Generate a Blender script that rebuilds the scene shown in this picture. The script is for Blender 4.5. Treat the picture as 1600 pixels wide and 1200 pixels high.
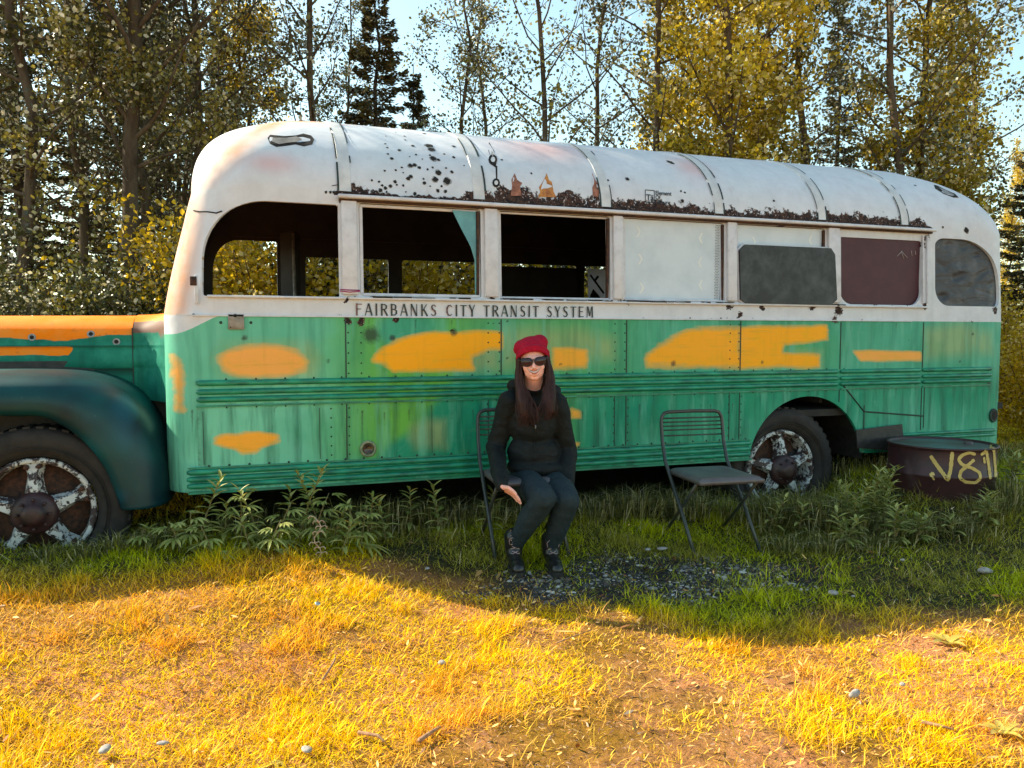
import bpy, bmesh, math, random
import numpy as np
from mathutils import Vector, Matrix, Quaternion
from mathutils.bvhtree import BVHTree
R_ = math.radians
S = bpy.context.scene
for o in list(bpy.data.objects): bpy.data.objects.remove(o)
COL = S.collection
# ---------------------------------------------------------------- camera
F_PX = 1240.0; THETA = R_(19.5); PITCH = math.atan(75/1240.0)
CAM = np.array([.978, -4.73, 1.35])
cr = np.array([math.cos(THETA), -math.sin(THETA), 0]); fh = np.array([math.sin(THETA), math.cos(THETA), 0]); zz = np.array([0, 0, 1.])
cf = fh*math.cos(PITCH) - zz*math.sin(PITCH); cu = fh*math.sin(PITCH) + zz*math.cos(PITCH)
cd = bpy.data.cameras.new('camera'); cam = bpy.data.objects.new('camera', cd); COL.objects.link(cam)
cd.sensor_width = 36; cd.lens = 36*F_PX/1600; cd.clip_end = 2000; cd.clip_start = .05
cam.location = CAM
cam.rotation_euler = Matrix(((cr[0], cu[0], -cf[0]), (cr[1], cu[1], -cf[1]), (cr[2], cu[2], -cf[2]))).to_euler()
S.camera = cam
# ---------------------------------------------------------------- light
SUN = Vector((-.74, .67, .76)).normalized()
ELEV = math.asin(SUN.z); AZ = math.atan2(SUN.x, SUN.y)
w = bpy.data.worlds.new('World'); S.world = w; w.use_nodes = True
nt = w.node_tree; bg = nt.nodes['Background']
sky = nt.nodes.new('ShaderNodeTexSky'); sky.sky_type = 'NISHITA'; sky.sun_disc = False
sky.sun_elevation = ELEV; sky.sun_rotation = AZ; sky.air_density = 1.0; sky.dust_density = 0.6; sky.ozone_density = 1.0
hs = nt.nodes.new('ShaderNodeMix'); hs.data_type = 'RGBA'; hs.blend_type = 'MULTIPLY'; hs.inputs[0].default_value = 1.0
hs.inputs[7].default_value = (1.10, 1.10, .85, 1)
nt.links.new(sky.outputs[0], hs.inputs[6]); nt.links.new(hs.outputs[2], bg.inputs[0])
bg.inputs[1].default_value = 0.15
sl = bpy.data.lights.new('sun', 'SUN'); so = bpy.data.objects.new('sun', sl); COL.objects.link(so)
sl.energy = 5.0; sl.angle = R_(.5); sl.color = (1, .90, .68); so.rotation_euler = SUN.to_track_quat('Z', 'Y').to_euler(); so.location = (-8, 8, 12)
S.view_settings.view_transform = 'Standard'; S.view_settings.look = 'None'; S.view_settings.gamma = 1
S.view_settings.exposure = 1.1
S.render.engine = 'CYCLES'

# ---------------------------------------------------------------- projection helpers (a photo pixel to a point at a known plane)
def ray(px, py): return cf + cr*(px-800)/F_PX + cu*(600-py)/F_PX
def onY(px, py, Y=0.0):
    d = ray(px, py); t = (Y-CAM[1])/d[1]; return CAM + d*t
def onZ(px, py, z):
    d = ray(px, py); t = (z-CAM[2])/d[2]; return CAM + d*t
def atd(px, py, dep):
    d = ray(px, py); return CAM + d*(dep/(d@fh))
def xz(pts): return [tuple(onY(a, b)[[0, 2]]) for a, b in pts]
# ---------------------------------------------------------------- tagging
def tag(o, label=None, cat=None, group=None, kind=None):
    if label: o['label'] = label
    if cat: o['category'] = cat
    if group: o['group'] = group
    if kind: o['kind'] = kind
    return o
def empty(name, loc, label, cat, group=None):
    o = bpy.data.objects.new(name, None); o.empty_display_size = .2; COL.objects.link(o); o.location = Vector(loc)
    return tag(o, label, cat, group)
def link(name, me, parent=None, loc=None):
    o = bpy.data.objects.new(name, me); COL.objects.link(o)
    if parent is not None:
        o.parent = parent; top = parent; off = Vector((0, 0, 0))
        while top is not None: off += top.location; top = top.parent
        o.location = (Vector(loc) if loc is not None else Vector((0, 0, 0))) - off if loc is not None else -off
    elif loc is not None: o.location = loc
    return o
# ---------------------------------------------------------------- mesh collector
class MB:
    def __init__(s): s.v = []; s.f = []; s.m = []; s.sm = []
    def add(s, vs, fs, mi=0, smooth=False):
        b = len(s.v); s.v += [tuple(float(c) for c in q) for q in vs]
        for f in fs: s.f.append(tuple(b+i for i in f)); s.m.append(mi); s.sm.append(smooth)
        return s
    def box(s, c, d, rot=None, mi=0, bev=0.0):
        hx, hy, hz = d[0]/2, d[1]/2, d[2]/2
        if bev > 0:
            bm = bmesh.new(); bmesh.ops.create_cube(bm, size=1)
            bmesh.ops.scale(bm, vec=d, verts=bm.verts)
            bmesh.ops.bevel(bm, geom=bm.edges[:], offset=bev, segments=2, affect='EDGES', profile=.5)
            vs = [v.co.copy() for v in bm.verts]; fs = [[v.index for v in f.verts] for f in bm.faces]; bm.free()
        else:
            vs = [Vector((x, y, z)) for x in (-hx, hx) for y in (-hy, hy) for z in (-hz, hz)]
            fs = [(0, 1, 3, 2), (4, 6, 7, 5), (0, 4, 5, 1), (2, 3, 7, 6), (0, 2, 6, 4), (1, 5, 7, 3)]
        M = rot.to_matrix() if isinstance(rot, Quaternion) else (rot if rot is not None else Matrix.Identity(3))
        return s.add([M @ v + Vector(c) for v in vs], fs, mi, bev > 0)
    def tube(s, pts, r, n=8, mi=0, caps=True, flat=None):
        pts = [Vector(p) for p in pts]; k = len(pts)
        rs = r if hasattr(r, '__len__') else [r]*k
        t0 = (pts[1]-pts[0]).normalized(); up = Vector((0, 0, 1)) if abs(t0.z) < .9 else Vector((1, 0, 0))
        nrm = (up - t0*up.dot(t0)).normalized(); vs = []
        for i, p in enumerate(pts):
            t = (pts[min(i+1, k-1)] - pts[max(i-1, 0)])
            t = t.normalized() if t.length > 1e-9 else t0
            nrm = (nrm - t*nrm.dot(t)); nrm = nrm.normalized() if nrm.length > 1e-6 else t.orthogonal().normalized()
            b = t.cross(nrm)
            for j in range(n):
                a = 2*math.pi*j/n
                vs.append(p + (nrm*math.cos(a)*(flat if flat else 1) + b*math.sin(a))*rs[i])
        fs = [(i*n+j, i*n+(j+1) % n, (i+1)*n+(j+1) % n, (i+1)*n+j) for i in range(k-1) for j in range(n)]
        if caps: fs += [tuple(range(n-1, -1, -1)), tuple((k-1)*n+j for j in range(n))]
        return s.add(vs, fs, mi, True)
    def lathe(s, prof, c, axis='y', n=48, mi=0, smooth=True, close=False):
        # prof: list of (r, a); a along the axis
        vs = []
        for r, a in prof:
            for j in range(n):
                t = 2*math.pi*j/n; u, v = r*math.cos(t), r*math.sin(t)
                q = {'y': (u, a, v), 'z': (u, v, a), 'x': (a, u, v)}[axis]
                vs.append((q[0]+c[0], q[1]+c[1], q[2]+c[2]))
        k = len(prof); fs = [(i*n+j, i*n+(j+1) % n, (i+1)*n+(j+1) % n, (i+1)*n+j) for i in range(k-1) for j in range(n)]
        if close: fs += [((k-1)*n+j, (k-1)*n+(j+1) % n, (j+1) % n, j) for j in range(n)]
        return s.add(vs, fs, mi, smooth)
    def disc(s, c, r, nrm, n=12, mi=0, irr=0, rnd=None):
        nrm = Vector(nrm).normalized(); a = nrm.orthogonal().normalized(); b = nrm.cross(a); c = Vector(c)
        vs = [c + (a*math.cos(2*math.pi*j/n)+b*math.sin(2*math.pi*j/n))*r*(1+(rnd.uniform(-irr, irr) if rnd else 0)) for j in range(n)]
        return s.add(vs, [tuple(range(n))], mi, False)
    def mesh(s, name, mats):
        me = bpy.data.meshes.new(name); me.from_pydata(s.v, [], s.f)
        for m in (mats if isinstance(mats, (list, tuple)) else [mats]): me.materials.append(m)
        me.polygons.foreach_set('material_index', s.m); me.polygons.foreach_set('use_smooth', s.sm)
        me.update(); me.validate(); return me
    def build(s, name, mats, parent=None, loc=None):
        return link(name, s.mesh(name, mats), parent, loc)
def fast_mesh(name, V, Fc, mats, cols=None, smooth=False, mi=None):
    """V (n,3); Fc list of (m,k) index arrays"""
    me = bpy.data.meshes.new(name); V = np.asarray(V, dtype=np.float32)
    me.vertices.add(len(V)); me.vertices.foreach_set('co', V.ravel())
    if not isinstance(Fc, list): Fc = [Fc]
    loops = np.concatenate([f.ravel() for f in Fc]).astype(np.int32)
    tot = np.concatenate([np.full(len(f), f.shape[1]) for f in Fc]).astype(np.int32)
    st = np.concatenate([[0], np.cumsum(tot)[:-1]]).astype(np.int32)
    me.loops.add(len(loops)); me.loops.foreach_set('vertex_index', loops)
    me.polygons.add(len(tot)); me.polygons.foreach_set('loop_start', st)
    try: me.polygons.foreach_set('loop_total', tot)
    except Exception: pass
    for m in (mats if isinstance(mats, (list, tuple)) else [mats]): me.materials.append(m)
    me.update(calc_edges=True)
    if mi is not None: me.polygons.foreach_set('material_index', mi)
    me.polygons.foreach_set('use_smooth', np.full(len(tot), smooth))
    for nm, c in (cols or {}).items():
        at = me.color_attributes.new(nm, 'FLOAT_COLOR', 'POINT')
        c4 = np.ones((len(V), 4), dtype=np.float32); c4[:, :c.shape[1]] = c; at.data.foreach_set('color', c4.ravel())
    me.validate(); return me

# ---------------------------------------------------------------- materials
class NT:
    def __init__(s, name):
        s.m = bpy.data.materials.new(name); s.m.use_nodes = True; s.t = s.m.node_tree; s.n = s.t.nodes; s.l = s.t.links
        s.b = s.n['Principled BSDF']; s.out = s.n['Material Output']
    def set(s, sock, v):
        if isinstance(v, bpy.types.NodeSocket): s.l.new(v, sock)
        elif hasattr(v, '__len__') and len(v) == 3 and sock.type == 'RGBA': sock.default_value = (*v, 1)
        else: sock.default_value = v
    def noise(s, scale, det=5, rough=.6, dist=0, sc3=None, coord='Object'):
        tc = s.n.new('ShaderNodeTexCoord'); src = tc.outputs[coord]
        if sc3:
            mp = s.n.new('ShaderNodeMapping'); mp.inputs['Scale'].default_value = sc3; s.l.new(src, mp.inputs[0]); src = mp.outputs[0]
        t = s.n.new('ShaderNodeTexNoise'); t.inputs['Scale'].default_value = scale; t.inputs['Detail'].default_value = det
        t.inputs['Roughness'].default_value = rough; t.inputs['Distortion'].default_value = dist; s.l.new(src, t.inputs[0]); return t.outputs[0]
    def vor(s, scale, sc3=None):
        tc = s.n.new('ShaderNodeTexCoord'); t = s.n.new('ShaderNodeTexVoronoi'); t.inputs['Scale'].default_value = scale
        s.l.new(tc.outputs['Object'], t.inputs[0]); return t.outputs[0]
    def math(s, op, a, b=0.0, c=None, clamp=False):
        m = s.n.new('ShaderNodeMath'); m.operation = op; m.use_clamp = clamp; s.set(m.inputs[0], a); s.set(m.inputs[1], b)
        if c is not None: s.set(m.inputs[2], c)
        return m.outputs[0]
    def mr(s, v, a, b, c=0.0, d=1.0):
        m = s.n.new('ShaderNodeMapRange'); s.set(m.inputs[0], v)
        for i, q in enumerate((a, b, c, d)): s.set(m.inputs[i+1], q)
        return m.outputs[0]
    def mix(s, f, a, b, mode='MIX'):
        m = s.n.new('ShaderNodeMix'); m.data_type = 'RGBA'; m.blend_type = mode; s.set(m.inputs[0], f)
        s.set(m.inputs[6], a); s.set(m.inputs[7], b); return m.outputs[2]
    def attr(s, name):
        a = s.n.new('ShaderNodeAttribute'); a.attribute_name = name; return a
    def sep(s, c):
        m = s.n.new('ShaderNodeSeparateColor'); s.l.new(c, m.inputs[0]); return m.outputs
    def bump(s, h, st=.3, dist=.01):
        b = s.n.new('ShaderNodeBump'); b.inputs['Strength'].default_value = st; b.inputs['Distance'].default_value = dist
        s.l.new(h, b.inputs['Height']); s.l.new(b.outputs[0], s.b.inputs['Normal'])
    def fin(s, col, rough=.6, metal=0.0, spec=.5):
        s.set(s.b.inputs['Base Color'], col); s.set(s.b.inputs['Roughness'], rough); s.set(s.b.inputs['Metallic'], metal)
        s.b.inputs['Specular IOR Level'].default_value = spec; return s.m
def mat(name, c1, c2=None, scale=20, rough=.6, metal=0, bump=.15, sc3=None, lo=.35, hi=.65, spec=.5, dist=.004):
    t = NT(name); n = t.noise(scale, sc3=sc3); c2 = c2 or tuple(x*.65 for x in c1)
    col = t.mix(t.mr(n, lo, hi), c1, c2)
    if bump: t.bump(n, bump, dist)
    return t.fin(col, rough, metal, spec)
M = {}
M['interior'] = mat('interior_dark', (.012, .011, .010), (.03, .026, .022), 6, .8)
M['rust'] = mat('rusty_iron', (.09, .035, .018), (.02, .012, .010), 40, .85, bump=.5)
M['blackrubber'] = mat('tyre_rubber', (.010, .009, .009), (.026, .023, .021), 14, .8, bump=.4)
M['blackmetal'] = mat('dark_metal', (.012, .013, .013), (.035, .03, .028), 25, .55)
M['whitepaint'] = mat('white_paint', (.64, .64, .69), (.46, .45, .48), 14, .5, lo=.45, hi=.8)
M['greenrail'] = mat('green_rail_paint', (.012, .29, .165), (.004, .12, .075), 9, .40, sc3=(1, 1, 3))
M['darkgreen'] = mat('green_black_grime', (.008, .05, .035), (.02, .02, .015), 18, .6)
M['teal_glass'] = mat('broken_teal_glass', (.10, .32, .36), (.05, .20, .24), 8, .15)
M['lamp_glass'] = mat('marker_lens', (.10, .07, .04), (.03, .02, .02), 50, .2)

# layered bus paint: attribute 'base' is the coat colour, 'mask' = orange, white, rust ; 'wear' = grime, peach with a painted sun tint at the front, pink
def bus_paint(name):
    t = NT(name); base = t.attr('base').outputs['Color']; mk = t.sep(t.attr('mask').outputs['Color']); wr = t.sep(t.attr('wear_suntint').outputs['Color'])
    n1 = t.noise(9, 6, .65); n2 = t.noise(45, 5, .7); ns = t.noise(14, 4, .6, sc3=(1, 1, .09)); n3 = t.noise(2.2, 3)
    nb = t.noise(7, 6, .68, sc3=(.30, 1, 1.3))
    # vertical weather streaks in the green coat
    tc_ = t.n.new('ShaderNodeTexCoord'); zz_ = t.n.new('ShaderNodeSeparateXYZ'); t.l.new(tc_.outputs['Object'], zz_.inputs[0]); lowp = t.mr(zz_.outputs[2], 1.0, .92, .40, .80)
    g = t.mix(t.math('MULTIPLY', t.mr(ns, .46, .66, 0, .85), lowp), base, (.002, .085, .050)); g = t.mix(t.mr(t.noise(9, 3, .6, sc3=(1, 1, .14)), .52, .64, 0, .5), g, (.15, .50, .35))
    g = t.mix(t.mr(n1, .55, .75, 0, .22), g, (.24, .50, .36))
    g = t.mix(t.mr(n3, .5, .7, 0, .35), g, (.012, .27, .11))
    # orange spray patches, soft ragged edge
    om = t.math('ADD', mk[0], t.math('MULTIPLY', t.math('SUBTRACT', nb, .5), .85))
    of = t.math('POWER', t.mr(om, .28, .64), .8)
    oc = t.mix(wr[1], (1.0, .41, .0), (.90, .40, .08)); oc = t.mix(t.mr(n1, .50, .72, 0, .4), oc, (.66, .44, .03)); oc = t.mix(t.mr(t.noise(20, 5, .7, sc3=(.12, 1, 1.5)), .54, .68, 0, .35), oc, (.50, .34, .05)); oc = t.mix(t.mr(ns, .55, .7, 0, .25), oc, (.45, .25, .03))
    g = t.mix(t.mr(om, .22, .5, 0, .45), g, (.30, .40, .14))
    g = t.mix(of, g, oc)
    # white coat
    wf = t.mr(t.math('ADD', mk[1], t.math('MULTIPLY', t.math('SUBTRACT', n2, .5), .12)), .49, .51)
    wc = t.mix(t.mr(n1, .35, .8), (.68, .69, .74), (.56, .565, .61)); wc = t.mix(t.mr(n3, .45, .65, 0, .35), wc, (.58, .65, .68)); wc = t.mix(t.mr(ns, .56, .74, 0, .28), wc, (.42, .40, .40))
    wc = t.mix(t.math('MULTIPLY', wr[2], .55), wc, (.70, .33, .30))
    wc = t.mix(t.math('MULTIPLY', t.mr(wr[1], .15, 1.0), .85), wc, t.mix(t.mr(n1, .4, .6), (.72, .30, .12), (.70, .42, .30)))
    c = t.mix(wf, g, wc)
    # grime then rust
    gm = t.mr(t.math('ADD', wr[0], t.math('MULTIPLY', t.math('SUBTRACT', n2, .5), .7)), .35, .8, 0, .85)
    c = t.mix(gm, c, (.022, .035, .03))
    sp = t.math('MULTIPLY', t.mr(t.noise(130, 3, .7), .70, .78), .5); c = t.mix(sp, c, (.05, .03, .02))
    rm = t.math('ADD', mk[2], t.math('MULTIPLY', t.math('SUBTRACT', t.noise(16, 7, .72), .5), 1.5))
    rf = t.mr(rm, .50, .56); rc = t.mix(t.mr(n2, .42, .70), (.012, .008, .009), (.11, .05, .03)); rc = t.mix(t.mr(t.noise(70, 3), .62, .66), rc, (.45, .36, .34))
    c = t.mix(rf, c, rc)
    t.bump(t.math('ADD', t.math('MULTIPLY', n3, 3.0), t.math('MULTIPLY', rf, -.25)), .35, .012)
    return t.fin(c, t.mr(t.math('ADD', n1, t.math('MULTIPLY', rf, .5)), .3, .9, .42, .8), 0, .28)
M['bus'] = bus_paint('weathered_bus_paint')

# ---------------------------------------------------------------- ground shape
def sstep(a, b, x):
    t = np.clip((x-a)/(b-a), 0, 1); return t*t*(3-2*t)
def vnoise(x, y, sc, seed):
    rs = np.random.RandomState(seed); T = rs.rand(64, 64)
    X = x*sc; Y = y*sc; xi = np.floor(X).astype(int); yi = np.floor(Y).astype(int); fx = X-xi; fy = Y-yi
    fx = fx*fx*(3-2*fx); fy = fy*fy*(3-2*fy); g = lambda a, b: T[(xi+a) % 64, (yi+b) % 64]
    return (g(0, 0)*(1-fx)+g(1, 0)*fx)*(1-fy)+(g(0, 1)*(1-fx)+g(1, 1)*fx)*fy
def ground(x, y):
    x = np.asarray(x, dtype=float); y = np.asarray(y, dtype=float)
    z = .05*sstep(-2.2, -.9, y) + .10*sstep(-.9, -.1, y) + .07*sstep(4.6, 6.0, x)*sstep(-1.4, -.3, y)
    z = z + (.115-.05*sstep(-.7, -.1, y))*sstep(2.3, 1.1, x)*sstep(-1.9, -.75, y) + .13*sstep(4.9, 5.6, x)*sstep(-1.35, -.8, y)
    z = z + .03*(vnoise(x, y, 1.3, 1)-.5)*(1-.5*sstep(-.9, 0, y)) + .014*(vnoise(x, y, 5, 2)-.5)
    z = z + .10*sstep(4, 12, y)
    return z
def gz(x, y): return float(ground(x, y))
# ================================================================ THE BUS
bus = empty('bus', (3.8, 1.15, .1), 'derelict green and white bus with rusty roof, broken windows and sunken wheels', 'bus')
HW = 1.15; X_R = 7.06
def level(z=None, phi=None):
    """plan outline at a height: inset, front x, rear x, corner radii, z"""
    if phi is None:
        ins = .03*max(0, z-1.46)/.71; xf = .62 + .16*max(0, (z-1.46)/.71)**1.2
        return ins, xf, X_R - .02*max(0, z-1.5), .25, .35, z
    c = 1-math.cos(phi); s = math.sin(phi)
    ins = .03+1.12*c; hw = HW-ins
    return ins, .78+.62*c**1.15, X_R-.013-.66*c**1.1, min(hw, .25+.35*s), min(hw, .35+.35*s), 2.17+.64*s
def outline(L, cell=.015):
    ins, xf, xr, rf, rr, z = L; y0 = ins; y1 = 2*HW-ins
    A, B = 1.9, 5.8; nA, nM, nB, nc, ne = 70, 260, 70, 26, 60
    P = []; T = []     # T: (side code, s)   0 near, 1 rear, 2 far, 3 front
    def seg(p, q, n, code):
        for i in range(n):
            t = i/n; x = p[0]+(q[0]-p[0])*t; y = p[1]+(q[1]-p[1])*t; P.append((x, y)); T.append((code, x if code in (0, 2) else y))
    def arc(cx, cy, r, a0, code0, s0, sg0, code1, s1, sg1):
        for i in range(nc):
            a = a0+math.pi/2*i/nc; P.append((cx+r*math.cos(a), cy+r*math.sin(a)))
            if i <= nc*.72: T.append((code0, s0+sg0*r*math.pi/2*i/nc))
            else: T.append((code1, s1-sg1*r*math.pi/2*(1-i/nc)))
    seg((xf+rf, y0), (A, y0), nA, 0); seg((A, y0), (B, y0), nM, 0); seg((B, y0), (xr-rr, y0), nB, 0)
    arc(xr-rr, y0+rr, rr, -math.pi/2, 0, xr-rr, 1, 1, y0+rr, 1)
    seg((xr, y0+rr), (xr, y1-rr), ne, 1)
    arc(xr-rr, y1-rr, rr, 0, 1, y1-rr, 1, 2, xr-rr, -1)
    seg((xr-rr, y1), (B, y1), nB, 2); seg((B, y1), (A, y1), nM, 2); seg((A, y1), (xf+rf, y1), nA, 2)
    arc(xf+rf, y1-rf, rf, math.pi/2, 2, xf+rf, -1, 3, y1-rf, -1)
    seg((xf, y1-rf), (xf, y0+rf), ne, 3)
    arc(xf+rf, y0+rf, rf, math.pi, 3, y0+rf, -1, 0, xf+rf, 1)
    return P, T
def grid(levels):
    G = []; TT = []
    for L in levels:
        P, T = outline(L); G.append([(x, y, L[5]) for x, y in P]); TT.append([(c, s) for c, s in T])
    return np.array(G), np.array(TT)
# window: side, s0, s1, z0, z1, corner radii as (rx, rz) for TL, TR, BR, BL (left = smaller s)
def sdf(w, s, z):
    _, s0, s1, z0, z1, cs = w
    d = np.maximum(np.maximum(s0-s, s-s1), np.maximum(z0-z, z-z1))
    for (rx, rz), left, top in ((cs[0], 1, 1), (cs[1], 0, 1), (cs[2], 0, 0), (cs[3], 1, 0)):
        if rx < 1e-4: continue
        cx = s0+rx if left else s1-rx; cz = z1-rz if top else z0+rz
        qx = (cx-s) if left else (s-cx); qz = (z-cz) if top else (cz-z)
        m = (qx > 0) & (qz > 0)
        dd = (np.hypot(qx/rx, qz/rz)-1)*min(rx, rz)
        d = np.where(m, dd, d)
    return d
q = (.02, .02); o_ = (0, 0)
WIN = [
 (0, .835, 1.585, 1.572, 2.115, ((.36, .34), o_, o_, q)),
 (0, 1.705, 2.455, 1.585, 2.135, (q, q, q, q)), (0, 2.575, 3.345, 1.585, 2.135, (q, q, q, q)),
 (0, 3.445, 4.225, 1.585, 2.135, (q, q, q, q)), (0, 4.33, 5.09, 1.585, 2.135, (q, q, q, q)),
 (0, 5.22, 6.00, 1.585, 2.08, ((.02, .02), (.02, .02), (.11, .11), (.11, .11))),
 (0, 6.14, 6.86, 1.585, 2.11, ((.10, .06), (.46, .42), (.08, .08), (.14, .14))),
 (2, .84, 1.36, 1.60, 2.14, ((.22, .24), q, q, q)), (2, 1.59, 2.30, .9, 2.02, (q, q, q, q)),
 (2, 2.42, 3.15, 1.60, 2.02, (q, q, q, q)), (2, 3.30, 4.10, 1.60, 2.02, (q, q, q, q)),
 (2, 4.19, 4.95, 1.60, 2.02, (q, q, q, q)),
 (3, .22, 1.10, 1.60, 2.08, ((.1, .1),)*4), (3, 1.20, 2.08, 1.60, 2.08, ((.1, .1),)*4),
]
ARCH = (0, 4.44, 5.46, -.2, .91, ((.51, .50), (.51, .50), o_, o_))
holes = WIN + [ARCH]
zs = np.linspace(.47, 2.17, 111)
low = [level(z=z) for z in zs]
NP_ = 56
top = [level(phi=math.pi/2*i/NP_*.999) for i in range(NP_+1)]

# ---- paint masks, in metres on the side of the bus
def pmask(X, Z, poly, soft):
    P = np.array(poly); d = np.full(X.shape, 1e9); ins = np.zeros(X.shape, bool)
    for i in range(len(P)):
        a, b = P[i], P[(i+1) % len(P)]; ab = b-a; t = np.clip(((X-a[0])*ab[0]+(Z-a[1])*ab[1])/(ab@ab+1e-12), 0, 1)
        d = np.minimum(d, np.hypot(X-a[0]-ab[0]*t, Z-a[1]-ab[1]*t))
        c = ((a[1] > Z) != (b[1] > Z)); xx = a[0]+(Z-a[1])/(b[1]-a[1]+1e-12)*ab[0]; ins ^= (c & (X < xx))
    return np.clip(.5+np.where(ins, d, -d)/soft, 0, 1)
def ell(X, Z, c, r, p=2.0): 
    return np.clip(1-((np.abs(X-c[0])/r[0])**p+(np.abs(Z-c[1])/r[1])**p)**(1/p)*.5, 0, 1)
ORG = [ ([(345,562),(358,551),(385,543),(410,541),(440,545),(465,553),(477,565),(474,575),(455,582),(430,585),(400,586),(370,584),(350,577)], .045, 1.0),
 ([(583,563),(588,553),(600,543),(622,533),(645,526),(680,521),(710,522),(740,519),(782,520),(784,538),(782,545),(765,545),(748,552),(735,556),(737,566),(740,577),(700,578),(655,577),(615,579),(605,568)], .035, 0.0),
 ([(866,545),(916,548),(914,572),(866,574)], .04, .35),
 ([(1010,556),(1030,540),(1075,520),(1100,515),(1155,514),(1155,572),(1012,570)], .05, 0.1),
 ([(1156,512),(1290,511),(1293,530),(1225,538),(1222,552),(1280,556),(1280,572),(1156,574)], .035, 0.0),
 ([(1334,549),(1360,547),(1438,550),(1439,562),(1345,563)], .025, .9),
 ([(336,684),(352,679),(370,680),(385,677),(405,677),(420,680),(432,682),(436,688),(420,692),(408,698),(400,705),(378,707),(370,700),(350,696),(338,692)], .03, .4),
 ([(268,560),(282,575),(284,640),(274,640)], .05, .9),
 ([(893,640),(905,645),(906,652),(893,652)], .03, .5), ([(893,690),(905,693),(905,697),(893,698)], .03, .6)]
ORG = [(xz(p), s*2.6, k) for p, s, k in ORG]
TAN = [(xz([(643,665),(665,655),(695,658),(697,700),(650,700),(640,685)]), .07), (xz([(1446,515),(1500,505),(1550,520),(1552,552),(1446,560)]), .10),
       (xz([(1200,545),(1285,548),(1285,575),(1200,575)]), .06), (xz([(700,545),(780,540),(780,578),(690,578)]), .08), (xz([(783,515),(900,512),(960,530),(960,560),(783,575)]), .1),
       (xz([(335,560),(345,535),(480,535),(500,560),(490,590),(350,592)]), .08)]
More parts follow.
